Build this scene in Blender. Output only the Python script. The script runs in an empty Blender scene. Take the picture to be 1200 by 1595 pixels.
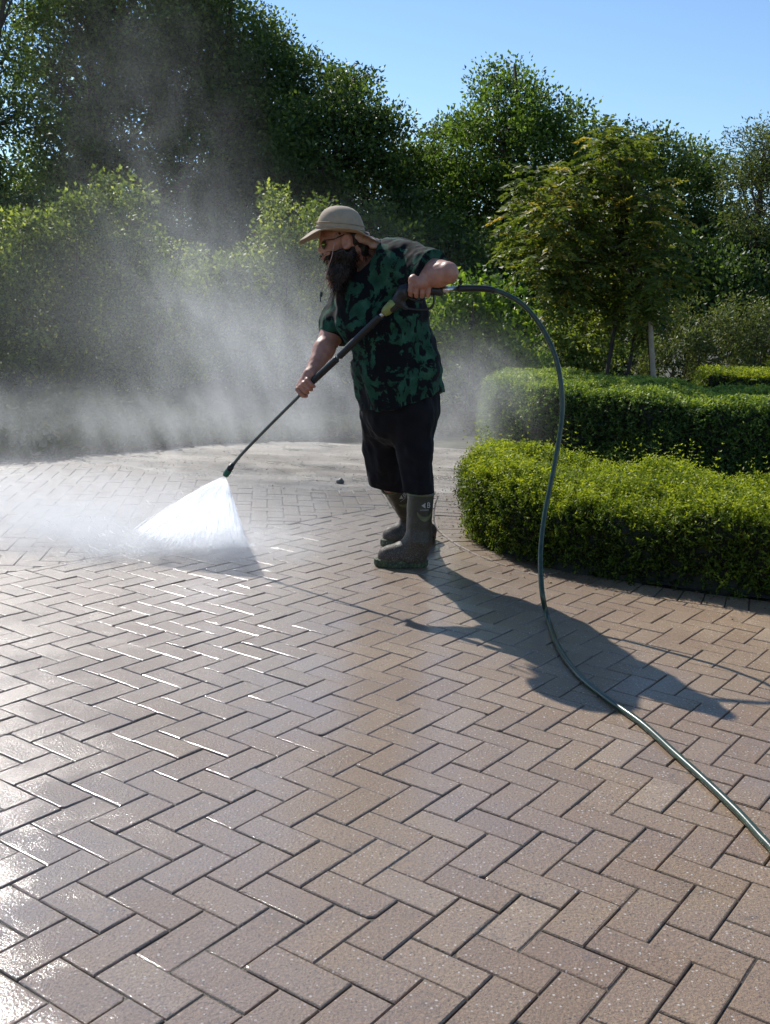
import bpy, math, random
import numpy as np
from mathutils import Vector, Matrix
C = bpy.context.scene
COL = C.collection
rnd = random.Random(7)
# ------------------------------------------------------------------ camera
CF, CP, CR, CH = 1661.76, 0.190628, -0.048141, 1.290971
cc, ss, cr, sr = math.cos(CP), math.sin(CP), math.cos(CR), math.sin(CR)
RV = np.array([cr, -sr*ss, -sr*cc]); UV = np.array([sr, cr*ss, cr*cc]); FV = np.array([0, cc, -ss])
OV = np.array([0, 0, CH])
cam = bpy.data.cameras.new("camera"); camo = bpy.data.objects.new("camera", cam); COL.objects.link(camo)
cam.sensor_fit = 'VERTICAL'; cam.sensor_height = 36.0; cam.sensor_width = 27.0; cam.lens = CF/1595*36
cam.clip_start = 0.05; cam.clip_end = 2000
camo.matrix_world = Matrix(((RV[0], UV[0], -FV[0], 0), (RV[1], UV[1], -FV[1], 0), (RV[2], UV[2], -FV[2], CH), (0, 0, 0, 1)))
C.camera = camo
# ------------------------------------------------------------------ light
SUN_EL = math.radians(40.5); SH_AZ = math.radians(-57)      # direction the shadows fall
sdir = Vector((-math.cos(SH_AZ)*math.cos(SUN_EL), -math.sin(SH_AZ)*math.cos(SUN_EL), math.sin(SUN_EL)))
w = bpy.data.worlds.new("World"); C.world = w; w.use_nodes = True
nt = w.node_tree; sky = nt.nodes.new('ShaderNodeTexSky'); sky.sky_type = 'NISHITA'; sky.sun_disc = False
sky.sun_elevation = SUN_EL; sky.sun_rotation = math.atan2(sdir.x, sdir.y); sky.air_density = 1.0; sky.dust_density = 0.0; sky.ozone_density = 4.5
nt.links.new(sky.outputs[0], nt.nodes['Background'].inputs[0]); nt.nodes['Background'].inputs[1].default_value = 0.135
sl = bpy.data.lights.new("sun", 'SUN'); sl.energy = 5.0; sl.angle = math.radians(0.5); sl.color = (1, .955, .88)
so = bpy.data.objects.new("sun", sl); COL.objects.link(so); so.rotation_euler = sdir.to_track_quat('Z', 'Y').to_euler()
so.location = sdir*40
C.view_settings.view_transform = 'Standard'; C.view_settings.look = 'None'; C.view_settings.gamma = 1.0
C.view_settings.exposure = 0.15; C.view_settings.use_curve_mapping = False
C.render.engine = 'CYCLES'
cy = C.cycles; cy.max_bounces = 7; cy.diffuse_bounces = 3; cy.glossy_bounces = 3; cy.transmission_bounces = 4
cy.volume_bounces = 2; cy.transparent_max_bounces = 40; cy.caustics_reflective = False; cy.caustics_refractive = False
cy.sample_clamp_indirect = 6; cy.use_denoising = True; cy.use_adaptive_sampling = True; cy.adaptive_threshold = 0.015
# ------------------------------------------------------------------ helpers
def ray(x, y): return RV*(x-600)/CF + UV*(797.5-y)/CF + FV
def at(x, y, Y):
    d = ray(x, y); return OV + d*Y/d[1]
def gp(x, y, z=0.0):
    d = ray(x, y); return OV + d*(z-CH)/d[2]
def tag(o, label=None, cat=None, group=None, kind=None):
    if label: o['label'] = label
    if cat: o['category'] = cat
    if group: o['group'] = group
    if kind: o['kind'] = kind
    return o
def empty(name, loc, label, cat, group=None):
    o = bpy.data.objects.new(name, None); COL.objects.link(o); o.location = loc; o.empty_display_size = .1
    return tag(o, label, cat, group)
def link(name, me, mat, parent=None):
    o = bpy.data.objects.new(name, me); COL.objects.link(o)
    if mat: me.materials.append(mat)
    if parent is not None:
        o.parent = parent
        r = parent
        off = Vector((0, 0, 0))
        while r is not None: off += r.location; r = r.parent
        o.location = -off
    return o
def np_mesh(name, V, F, tone=None, smooth=False):
    """V (n,3); F (m,k) equal-size faces"""
    me = bpy.data.meshes.new(name); V = np.ascontiguousarray(V, dtype=np.float32); F = np.ascontiguousarray(F, dtype=np.int32)
    m, k = F.shape
    me.vertices.add(len(V)); me.vertices.foreach_set('co', V.ravel())
    me.loops.add(m*k); me.loops.foreach_set('vertex_index', F.ravel())
    me.polygons.add(m); me.polygons.foreach_set('loop_start', np.arange(0, m*k, k, dtype=np.int32))
    me.polygons.foreach_set('loop_total', np.full(m, k, dtype=np.int32))
    if smooth: me.polygons.foreach_set('use_smooth', np.ones(m, dtype=bool))
    me.update(calc_edges=True)
    if tone is not None:
        a = me.attributes.new('tone', 'FLOAT', 'FACE'); a.data.foreach_set('value', np.ascontiguousarray(tone, dtype=np.float32))
    return me
class MB:
    """collects polygons of any size"""
    def __init__(s): s.v = []; s.f = []; s.t = []
    def add(s, V, F, tone=0.5):
        b = len(s.v); s.v += [tuple(map(float, p)) for p in V]; s.f += [tuple(int(i)+b for i in f) for f in F]; s.t += [tone]*len(F)
    def mesh(s, name, smooth=False):
        me = bpy.data.meshes.new(name); me.from_pydata(s.v, [], s.f)
        if smooth:
            for p in me.polygons: p.use_smooth = True
        a = me.attributes.new('tone', 'FLOAT', 'FACE'); a.data.foreach_set('value', np.array(s.t, dtype=np.float32))
        me.update(); return me
def catmull(P, n):
    P = np.array(P, float); Q = np.vstack([2*P[0]-P[1], P, 2*P[-1]-P[-2]]); out = []
    for i in range(1, len(Q)-2):
        for t in np.linspace(0, 1, n, endpoint=False):
            a, b, c_, d = Q[i-1], Q[i], Q[i+1], Q[i+2]
            out.append(.5*((2*b)+(-a+c_)*t+(2*a-5*b+4*c_-d)*t*t+(-a+3*b-3*c_+d)*t**3))
    out.append(P[-1]); return np.array(out)
def tube(mb, pts, rad, n=10, cap=True, tone=.5):
    pts = np.array(pts, float); m = len(pts); rad = np.broadcast_to(np.array(rad, float), (m,))
    T = np.gradient(pts, axis=0); T /= np.linalg.norm(T, axis=1)[:, None]+1e-12
    up = np.array([0, 0, 1.0]) if abs(T[0][2]) < .9 else np.array([1.0, 0, 0])
    V = []
    a = np.cross(T[0], up); a /= np.linalg.norm(a)
    for i in range(m):
        a = a - T[i]*a.dot(T[i]); a /= np.linalg.norm(a); b = np.cross(T[i], a)
        for k in range(n):
            th = 2*math.pi*k/n; V.append(pts[i]+rad[i]*(math.cos(th)*a+math.sin(th)*b))
    F = [(i*n+k, i*n+(k+1) % n, (i+1)*n+(k+1) % n, (i+1)*n+k) for i in range(m-1) for k in range(n)]
    if cap: F += [tuple(range(n-1, -1, -1)), tuple((m-1)*n+k for k in range(n))]
    mb.add(V, F, tone)
def box(mb, c, sx, sy, sz, rot=None, tone=.5):
    V = np.array([(x, y, z) for x in (-.5, .5) for y in (-.5, .5) for z in (-.5, .5)])*[sx, sy, sz]
    if rot is not None: V = V@np.array(rot).T
    mb.add(V+np.array(c), [(0, 1, 3, 2), (4, 6, 7, 5), (0, 4, 5, 1), (2, 3, 7, 6), (0, 2, 6, 4), (1, 5, 7, 3)], tone)
# ------------------------------------------------------------------ noise + signed distance modelling
_L = np.random.RandomState(5).rand(64, 64, 64).astype(np.float32)
def vnoise(x, y, z):
    xi, yi, zi = np.floor(x).astype(int), np.floor(y).astype(int), np.floor(z).astype(int)
    fx, fy, fz = x-xi, y-yi, z-zi
    fx, fy, fz = fx*fx*(3-2*fx), fy*fy*(3-2*fy), fz*fz*(3-2*fz)
    g = lambda a, b, c_: _L[(xi+a) & 63, (yi+b) & 63, (zi+c_) & 63]
    r = 0
    for a, wa in ((0, 1-fx), (1, fx)):
        for b, wb in ((0, 1-fy), (1, fy)):
            for c_, wc in ((0, 1-fz), (1, fz)): r = r+wa*wb*wc*g(a, b, c_)
    return r*2-1
class SDF:
    def __init__(s, lo, hi, v):
        s.v = v; s.lo = np.array(lo, float); n = np.ceil((np.array(hi)-s.lo)/v).astype(int)+1
        s.ax = [s.lo[i]+np.arange(n[i])*v for i in range(3)]; s.D = np.full(tuple(n), 1.0, dtype=np.float32)
    def sub(s, lo, hi):
        sl = []
        for i in range(3):
            a = max(0, int((lo[i]-s.lo[i])/s.v)-1); b = min(len(s.ax[i]), int((hi[i]-s.lo[i])/s.v)+3); sl.append(slice(a, max(a, b)))
        return tuple(sl), s.ax[0][sl[0]][:, None, None], s.ax[1][sl[1]][None, :, None], s.ax[2][sl[2]][None, None, :]
    def comb(s, sl, d, k, op):
        D = s.D[sl]
        if op == 'sub':
            a, b = D, -d
            if k > 0:
                h = np.clip(.5-.5*(a-b)/k, 0, 1); s.D[sl] = a*(1-h)+b*h+k*h*(1-h)
            else: s.D[sl] = np.maximum(a, b)
        else:
            if k > 0:
                h = np.clip(.5+.5*(D-d)/k, 0, 1); s.D[sl] = D*(1-h)+d*h-k*h*(1-h)
            else: s.D[sl] = np.minimum(D, d)
    def cap(s, a, b, ra, rb, k=.02, sc=(1, 1, 1), op='add'):
        a, b, sc = np.array(a, float), np.array(b, float), np.array(sc, float)
        r = max(ra, rb)*sc+k+3*s.v
        sl, X, Y, Z = s.sub(np.minimum(a, b)-r, np.maximum(a, b)+r)
        A = a/sc; B = b/sc; ab = B-A; L = max(ab.dot(ab), 1e-12)
        px, py, pz = X/sc[0]-A[0], Y/sc[1]-A[1], Z/sc[2]-A[2]
        t = np.clip((px*ab[0]+py*ab[1]+pz*ab[2])/L, 0, 1)
        d = np.sqrt((px-ab[0]*t)**2+(py-ab[1]*t)**2+(pz-ab[2]*t)**2)-(ra+(rb-ra)*t)
        s.comb(sl, d*sc.min(), k, op); return s
    def ell(s, c_, r, k=.02, op='add', rot=None):
        c_, r = np.array(c_, float), np.array(r, float); m = (max(r) if rot is not None else r)+k+3*s.v
        sl, X, Y, Z = s.sub(c_-m, c_+m); p = [X-c_[0], Y-c_[1], Z-c_[2]]
        if rot is not None:
            R = np.array(rot); p = [p[0]*R[0, i]+p[1]*R[1, i]+p[2]*R[2, i] for i in range(3)]
        k0 = np.sqrt((p[0]/r[0])**2+(p[1]/r[1])**2+(p[2]/r[2])**2); k1 = np.sqrt((p[0]/r[0]**2)**2+(p[1]/r[1]**2)**2+(p[2]/r[2]**2)**2)+1e-9
        s.comb(sl, k0*(k0-1)/k1, k, op); return s
    def plane(s, pt, n):                      # keep the side opposite to n
        n = np.array(n, float); n /= np.linalg.norm(n); X, Y, Z = s.ax[0][:, None, None], s.ax[1][None, :, None], s.ax[2][None, None, :]
        s.D = np.maximum(s.D, ((X-pt[0])*n[0]+(Y-pt[1])*n[1]+(Z-pt[2])*n[2]).astype(np.float32)); return s
    def noise(s, amp, fx, fy, fz, o=0, mask=None):
        near = np.argwhere(np.abs(s.D) < .05)
        x, y, z = s.ax[0][near[:, 0]], s.ax[1][near[:, 1]], s.ax[2][near[:, 2]]
        d = amp*vnoise(x*fx+o, y*fy+o*1.7, z*fz+o*.3)
        if mask is not None: d = d*mask(x, y, z)
        s.D[near[:, 0], near[:, 1], near[:, 2]] += d.astype(np.float32); return s
    def mesh(s, name, smooth=True):
        D = s.D; D[0] = D[-1] = 1; D[:, 0] = D[:, -1] = 1; D[:, :, 0] = D[:, :, -1] = 1
        S = D < 0
        sh = tuple(n-1 for n in D.shape); acc = np.zeros(sh+(3,), np.float32); cnt = np.zeros(sh, np.float32)
        def c8(i, j, k, A): return A[i:sh[0]+i, j:sh[1]+j, k:sh[2]+k]
        for ax in range(3):
            for u in (0, 1):
                for v in (0, 1):
                    o0 = [0, 0, 0]; o1 = [0, 0, 0]; a1, a2 = [q for q in range(3) if q != ax]
                    o0[a1] = o1[a1] = u; o0[a2] = o1[a2] = v; o1[ax] = 1
                    s0, s1 = c8(*o0, S), c8(*o1, S); m = s0 != s1
                    d0, d1 = c8(*o0, D)[m], c8(*o1, D)[m]; t = d0/(d0-d1)
                    p = np.zeros((len(t), 3), np.float32); p[:, ax] = t; p[:, a1] = u; p[:, a2] = v
                    acc[m] += p; cnt[m] += 1
        act = cnt > 0; idx = np.full(sh, -1, np.int64); idx[act] = np.arange(act.sum())
        V = (acc[act]/cnt[act][:, None]+np.argwhere(act))*s.v+s.lo
        Fs = []
        for ax in range(3):
            a1, a2 = [(1, 2), (2, 0), (0, 1)][ax]
            lo = [slice(None)]*3; hi = [slice(None)]*3; lo[ax] = slice(0, -1); hi[ax] = slice(1, None)
            s0, s1 = S[tuple(lo)], S[tuple(hi)]; e = np.argwhere(s0 != s1)
            e = e[(e[:, a1] > 0) & (e[:, a2] > 0)]
            ins = S[e[:, 0], e[:, 1], e[:, 2]]
            def q(d1, d2):
                f = e.copy(); f[:, a1] -= d1; f[:, a2] -= d2; return idx[f[:, 0], f[:, 1], f[:, 2]]
            Q = np.stack([q(1, 1), q(0, 1), q(0, 0), q(1, 0)], 1); Q[~ins] = Q[~ins][:, ::-1]; Fs.append(Q)
        return np_mesh(name, V, np.vstack(Fs), smooth=smooth)
# ------------------------------------------------------------------ materials
class N:
    def __init__(s, name):
        s.m = bpy.data.materials.new(name); s.m.use_nodes = True; s.t = s.m.node_tree; s.b = s.t.nodes['Principled BSDF']; s.out = s.t.nodes['Material Output']
    def n(s, ty, **kw):
        x = s.t.nodes.new('ShaderNode'+ty)
        for k, v in kw.items(): setattr(x, k, v)
        return x
    def l(s, a, b): s.t.links.new(a, b)
    def i(s, node, key, v):
        if hasattr(v, 'is_linked') or isinstance(v, bpy.types.NodeSocket): s.l(v, node.inputs[key])
        else: node.inputs[key].default_value = v
    def math(s, op, a, b=0.0, c=None, clamp=False):
        x = s.n('Math', operation=op); x.use_clamp = clamp; s.i(x, 0, a); s.i(x, 1, b)
        if c is not None: s.i(x, 2, c)
        return x.outputs[0]
    def obj(s): return s.n('TexCoord').outputs['Object']
    def noise(s, sc, det=3, rough=.5, vec=None, scale=None, dist=0.0, dim='3D'):
        x = s.n('TexNoise'); x.inputs['Scale'].default_value = sc; x.inputs['Detail'].default_value = det; x.inputs['Roughness'].default_value = rough; x.inputs['Distortion'].default_value = dist
        v = vec if vec is not None else s.obj()
        if scale is not None:
            mp = s.n('Mapping'); mp.inputs['Scale'].default_value = scale; s.l(v, mp.inputs[0]); v = mp.outputs[0]
        s.l(v, x.inputs['Vector']); return x.outputs['Fac']
    def ramp(s, f, stops, interp='LINEAR'):
        x = s.n('ValToRGB'); e = x.color_ramp.elements; x.color_ramp.interpolation = interp
        while len(e) < len(stops): e.new(.5)
        for q, (p, c_) in zip(e, stops):
            q.position = p; q.color = (*c_, 1) if not isinstance(c_, (int, float)) else (c_, c_, c_, 1)
        s.l(f, x.inputs[0]); return x.outputs[0]
    def mix(s, f, a, b, bt='MIX'):
        x = s.n('Mix', data_type='RGBA', blend_type=bt); s.i(x, 0, f)
        for k, v in ((6, a), (7, b)): s.i(x, k, (*v, 1) if isinstance(v, tuple) and len(v) == 3 else v)
        return x.outputs[2]
    def attr(s, name): return s.n('Attribute', attribute_name=name).outputs['Fac']
    def bump(s, h, strength, dist=.002, nrm=None):
        x = s.n('Bump'); x.inputs['Strength'].default_value = strength; x.inputs['Distance'].default_value = dist; s.l(h, x.inputs['Height'])
        if nrm is not None: s.l(nrm, x.inputs['Normal'])
        s.l(x.outputs[0], s.b.inputs['Normal']); return x.outputs[0]
    def set(s, **kw):
        for k, v in kw.items():
            key = {'col': 'Base Color', 'rough': 'Roughness', 'metal': 'Metallic', 'spec': 'Specular IOR Level', 'coat': 'Coat Weight', 'coatr': 'Coat Roughness', 'trans': 'Transmission Weight', 'sheen': 'Sheen Weight', 'sss': 'Subsurface Weight'}[k]
            s.i(s.b, key, (*v, 1) if isinstance(v, tuple) and len(v) == 3 else v)
        return s
def simple(name, col, rough=.6, metal=0.0, var=.25, sc=30, bump=.15, bd=.002, **kw):
    m = N(name); f = m.noise(sc, 4)
    m.set(col=m.ramp(f, [(.3, tuple(c_*(1-var) for c_ in col)), (.7, tuple(min(1, c_*(1+var)) for c_ in col))]), rough=rough, metal=metal, **kw)
    m.bump(m.noise(sc*3, 4), bump, bd); return m.m
def leaf_mat(name, dark, mid, light, tr=.38, trcol=None, rough=.42, spec=.4, tb_=1.8):
    m = N(name); t = m.attr('tone')
    c_ = m.ramp(t, [(0.0, dark), (.55, mid), (1.0, light)]); m.set(col=c_, rough=max(rough, .5) if rough == .42 else rough, spec=.22 if spec == .4 else spec)
    tb = m.n('BsdfTranslucent'); tc = m.mix(1.0, c_, trcol or (1.0, 1.0, .35), 'MULTIPLY'); br = m.n('Vector' + 'Math', operation='SCALE')
    m.l(tc, br.inputs[0]); br.inputs['Scale'].default_value = tb_; m.l(br.outputs[0], tb.inputs['Color'])
    ms = m.n('MixShader'); ms.inputs[0].default_value = tr; m.l(m.b.outputs[0], ms.inputs[1]); m.l(tb.outputs[0], ms.inputs[2]); m.l(ms.outputs[0], m.out.inputs[0])
    return m.m
EDX, EDY = [-9, -4, -2.86, -1.5, -.3, .8, 2], [7.6, 7.8, 7.95, 9.6, 10.6, 11.5, 12.2]
M_bark = simple('bark', (.075, .055, .04), .85, sc=12, bump=.6, bd=.01)
M_core = simple('hedge_opaque_core', (.02, .021, .012), .9, sc=20, bump=.6, bd=.02)
# ------------------------------------------------------------------ ground
def wet_mask(m):
    """how much water film lies on the paving, from the position and uneven noise"""
    o = m.obj(); sx = m.n('SeparateXYZ'); m.l(o, sx.inputs[0])
    n1 = m.noise(1.1, 4, .6); n2 = m.noise(5, 3, .6)
    a = m.math('MULTIPLY_ADD', sx.outputs[0], -.42, .60)
    a = m.math('MULTIPLY_ADD', sx.outputs[1], .07, a)
    a = m.math('ADD', a, m.math('MULTIPLY_ADD', n1, 1.3, -.75)); a = m.math('ADD', a, m.math('MULTIPLY_ADD', n2, .5, -.25))
    return m.math('ADD', a, 0.0, clamp=True)
def paver_mat():
    m = N('block_paving'); t = m.attr('tone'); wet = wet_mask(m)
    base = m.ramp(t, [(0, (.252, .163, .094)), (.35, (.296, .200, .117)), (.7, (.330, .232, .143)), (1, (.375, .28, .184))])
    big = m.noise(2.2, 4, .6); base = m.mix(m.ramp(big, [(.44, 0.0), (.72, .6)]), base, (.27, .16, .085))
    stn = m.noise(6.5, 5, .7, dist=.5); base = m.mix(m.ramp(stn, [(.60, 0.0), (.70, .55)]), base, (.10, .07, .05))
    fine = m.noise(150, 4, .75); base = m.mix(.7, base, m.ramp(fine, [(.3, (.3, .28, .27)), (.5, (.95, .95, .95)), (.7, (1.7, 1.66, 1.6))]), 'MULTIPLY')
    v = m.n('TexVoronoi'); v.inputs['Scale'].default_value = 105; m.l(m.obj(), v.inputs['Vector'])
    sp = m.ramp(v.outputs['Distance'], [(.20, 1.0), (.32, 0.0)]); rn = m.n('SeparateColor'); m.l(v.outputs['Color'], rn.inputs[0])
    lit = m.math('MULTIPLY', sp, m.math('GREATER_THAN', rn.outputs[0], .80)); drk = m.math('MULTIPLY', sp, m.math('LESS_THAN', rn.outputs[0], .2))
    base = m.mix(m.math('MULTIPLY', lit, .75), base, (.72, .68, .62)); base = m.mix(m.math('MULTIPLY', drk, .8), base, (.06, .045, .04))
    base = m.mix(m.math('MULTIPLY', wet, .62), base, m.mix(.5, base, (.10, .042, .012)))
    base = m.mix(m.math('MULTIPLY', wet, .5), base, m.mix(1.0, base, (.62, .52, .44), 'MULTIPLY'))
    sx2 = m.n('SeparateXYZ'); m.l(m.obj(), sx2.inputs[0]); gl = m.math('ADD', m.math('MULTIPLY_ADD', sx2.outputs[0], -1.0, -.84), m.math('MULTIPLY_ADD', m.noise(2.3, 5, .7), 2.6, -.85), clamp=True)
    m.set(col=base, rough=m.math('MULTIPLY_ADD', wet, -.22, .70), spec=m.math('MULTIPLY_ADD', wet, .55, .4), coat=m.math('MULTIPLY', wet, m.math('MULTIPLY_ADD', gl, -.45, 1.0)), coatr=m.math('MULTIPLY_ADD', gl, .17, m.ramp(m.noise(3.2, 5, .65), [(.42, .04), (.58, .09), (.74, .26)])))
    m.b.inputs['Coat IOR'].default_value = 1.8
    b1 = m.bump(m.noise(130, 5, .7), .9, .0055); x = m.n('Bump'); m.l(m.math('MULTIPLY_ADD', gl, .72, .28), x.inputs['Strength']); x.inputs['Distance'].default_value = .0020
    m.l(m.noise(130, 4, .7), x.inputs['Height']); m.l(x.outputs[0], m.b.inputs['Coat Normal'])
    return m.m
M_paver = paver_mat()
def sand_mat():
    m = N('joint_sand'); m.set(col=m.ramp(m.noise(60, 4), [(.3, (.028, .021, .014)), (.7, (.075, .056, .038))]), rough=.45, spec=.4); m.bump(m.noise(300, 3), .8, .003); return m.m
M_sand = sand_mat()
def gravel_mat():
    m = N('wet_grit'); n1 = m.noise(1.3, 5, .65, scale=(1, 2.2, 1)); fine = m.noise(70, 4, .7)
    c_ = m.ramp(n1, [(.32, (.13, .105, .08)), (.5, (.27, .23, .185)), (.68, (.50, .44, .36))]); c_ = m.mix(.7, c_, m.ramp(fine, [(.3, (.35, .34, .33)), (.55, (1, 1, 1)), (.75, (1.5, 1.5, 1.5))]), 'MULTIPLY')
    m.set(col=c_, rough=m.ramp(m.noise(3, 4), [(.35, .22), (.65, .75)]), spec=.6); m.bump(m.noise(45, 5, .7), .9, .012); return m.m
M_grit = gravel_mat()
M_soil = simple('bed_soil', (.055, .038, .026), .9, sc=8, bump=.8, bd=.02)
M_earth = simple('woodland_ground', (.07, .065, .035), .9, sc=2, bump=.6, bd=.03, var=.45)
def sheet(name, pts, z, mat):
    me = bpy.data.meshes.new(name); me.from_pydata([(p[0], p[1], z) for p in pts], [], [tuple(range(len(pts)))]); me.update()
    return tag(link(name, me, mat), kind='structure')
sheet('ground', [(-300, -120), (300, -120), (300, 600), (-300, 600)], -.03, M_earth)
sheet('paving_bed', [(-7, -2), (7, -2), (7, 8.6), (-7, 8.6)], -.0050, M_sand)
def curve2(P, n=8):
    return catmull([(a, b, 0) for a, b in P], n)[:, :2]
bed = curve2([(1.3, 10.6), (.98, 9.6), (.74, 8.4), (.60, 7.4), (.54, 6.7), (.55, 6.20), (.67, 5.78), (.87, 5.45), (1.14, 5.23), (1.45, 5.06), (1.95, 4.88), (2.7, 4.66), (3.8, 4.45), (6.9, 4.2)])
sheet('bed_ground', list(map(tuple, bed))+[(6.9, 12.0), (1.6, 12.0)], .012, M_soil)
YAW = -0.607511; TX, TY = .324743, 2.351184
la = np.array([math.cos(YAW), math.sin(YAW)]); lb = np.array([la[1], -la[0]])
# course of radial blocks along the bed
seg = np.diff(bed, axis=0); sl_ = np.linalg.norm(seg, axis=1); tn = seg/sl_[:, None]; nrm = np.stack([tn[:, 1], -tn[:, 0]], 1)
# outward = away from the bed interior
if np.dot(nrm[30], np.array([-1, -1])) < 0: nrm = -nrm
EDGE = .225
outl = bed[:-1]+nrm*EDGE
zA, zB = gp(700, 772)[:2], gp(150, 868)[:2]; zd = (zB-zA)/np.linalg.norm(zB-zA); zn = np.array([zd[1], -zd[0]])
if zn[1] < 0: zn = -zn            # zn points to the far zone
def clip(P, n, c0):               # keep n.p <= c0
    out = []
    for i in range(len(P)):
        a, b = P[i], P[(i+1) % len(P)]; da, db = n.dot(a)-c0, n.dot(b)-c0
        if da <= 0: out.append(a)
        if da*db < 0: out.append(a+(b-a)*da/(da-db))
    return out
def area(P): return .5*sum(P[i][0]*P[(i+1) % len(P)][1]-P[(i+1) % len(P)][0]*P[i][1] for i in range(len(P)))
def inset(P, d):
    n = len(P); out = []
    for i in range(n):
        p0, p1, p2 = P[i-1], P[i], P[(i+1) % n]; e1 = p1-p0; e2 = p2-p1; e1 = e1/(np.linalg.norm(e1)+1e-9); e2 = e2/(np.linalg.norm(e2)+1e-9)
        n1 = np.array([-e1[1], e1[0]]); n2 = np.array([-e2[1], e2[0]]); q = n1+n2; den = 1+n1.dot(n2)
        out.append(p1+q*d/max(den, .35))
    return out
blocks = MB(); brs = np.random.RandomState(3)
def add_block(P, tone):
    P = [np.array(p) for p in P]
    P = [p for i, p in enumerate(P) if np.linalg.norm(p-P[i-1]) > .004]
    if len(P) < 3: return
    if area(P) < 0: P = P[::-1]
    if area(P) < .0012: return
    if brs.rand() < .14:
        i = brs.randint(len(P)); a_, b_, d_ = P[i-1], P[i], P[(i+1) % len(P)]; u1, u2 = a_-b_, d_-b_; k1, k2 = brs.uniform(.005, .016, 2)
        if np.linalg.norm(u1) > .05 and np.linalg.norm(u2) > .05: P = P[:i]+[b_+u1/np.linalg.norm(u1)*k1, b_+u2/np.linalg.norm(u2)*k2]+P[i+1:]
    o = inset(P, .0019); md_ = inset(P, .0036); t = inset(P, .0058)
    if area(t) <= .0003: return
    n = len(P); c0 = sum(P)/n; tx, ty, dz = brs.normal(0, .007), brs.normal(0, .007), brs.normal(0, .0009)
    zz = lambda p: dz+tx*(p[0]-c0[0])+ty*(p[1]-c0[1])
    jit = lambda p: p+brs.normal(0, .0008, 2)
    t = [jit(p) for p in t]
    V = [(p[0], p[1], -.02) for p in o]+[(p[0], p[1], zz(p)-.0037) for p in o]+[(p[0], p[1], zz(p)-.0011+brs.normal(0, .00035)) for p in md_]+[(p[0], p[1], zz(p)) for p in t]
    F = [(r_*n+i, r_*n+(i+1) % n, (r_+1)*n+(i+1) % n, (r_+1)*n+i) for r_ in range(3) for i in range(n)]+[tuple(3*n+i for i in range(n))]
    blocks.add(V, F, tone)
def near_bed(c_):
    d = np.linalg.norm(outl-c_, axis=1); i = int(d.argmin()); return i, float((c_-outl[i]).dot(nrm[i])), d[i]
def lay(a, b, origin, zone):
    for i in range(-110, 110):
        for j in range(-110, 110):
            s_ = (i+j) % 4
            if s_ == 0: L = (2, 1)
            elif s_ == 2: L = (1, 2)
            else: continue
            p0 = origin+.1*(i*a+j*b); c_ = p0+.05*(L[0]*a+L[1]*b)
            if not (-6.2 < c_[0] < 6.2 and 0.0 < c_[1] < 8.5): continue
            P = [p0, p0+.1*L[0]*a, p0+.1*(L[0]*a+L[1]*b), p0+.1*L[1]*b]
            sgn = zn.dot(c_-zA)
            if zone == 0 and sgn > .16 or zone == 1 and sgn < -.16: continue
            if zone == 1 and c_[1] > far_edge(c_[0]): continue
            if abs(sgn) < .16: P = clip(P, zn if zone == 0 else -zn, (zn if zone == 0 else -zn).dot(zA)-(.001 if zone == 0 else .001))
            k, sd, dd = near_bed(c_)
            if sd < -.13 or (dd > 3 and c_[0] > 1): continue
            if sd < .16 and len(P) > 2:
                for kk in {k, max(k-1, 0), min(k+1, len(outl)-1)}:
                    if len(P) > 2: P = clip(P, -nrm[kk], (-nrm[kk]).dot(outl[kk]))
            if len(P) < 3: continue
            tone = float(np.clip(brs.normal(.5, .17)+.15*vnoise(np.array([c_[0]*1.7]), np.array([c_[1]*1.7]), np.array([0.]))[0], 0, 1))
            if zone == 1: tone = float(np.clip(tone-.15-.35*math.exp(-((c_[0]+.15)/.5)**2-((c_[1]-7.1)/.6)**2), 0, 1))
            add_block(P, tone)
def far_edge(x): return float(np.interp(x, [-6, -2.6, -1.5, -1.0, .8], [8.4, 8.4, 7.95, 7.62, 7.6]))
lay(la, lb, np.array([TX, TY]), 0)
fd = gp(527, 762)[:2]-gp(543, 804)[:2]; fd /= np.linalg.norm(fd); fa = np.array([fd[1], -fd[0]])
lay(fa, -fd, gp(543, 804)[:2], 1)
# radial course
cum = np.concatenate([[0], np.cumsum(sl_)])
def on(s_):
    i = min(int(np.searchsorted(cum, s_, 'right'))-1, len(seg)-1); return bed[i]+tn[i]*(s_-cum[i]), nrm[i]
s_ = 1.6
while s_ < cum[-1]-.15:
    (a0, n0), (a1, n1) = on(s_), on(s_+.1)
    add_block([a0, a1, a1+n1*(EDGE-.002), a0+n0*(EDGE-.002)], float(np.clip(brs.normal(.45, .2), 0, 1))); s_ += .101
tag(link('paving', blocks.mesh('paving'), M_paver), kind='structure')
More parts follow.
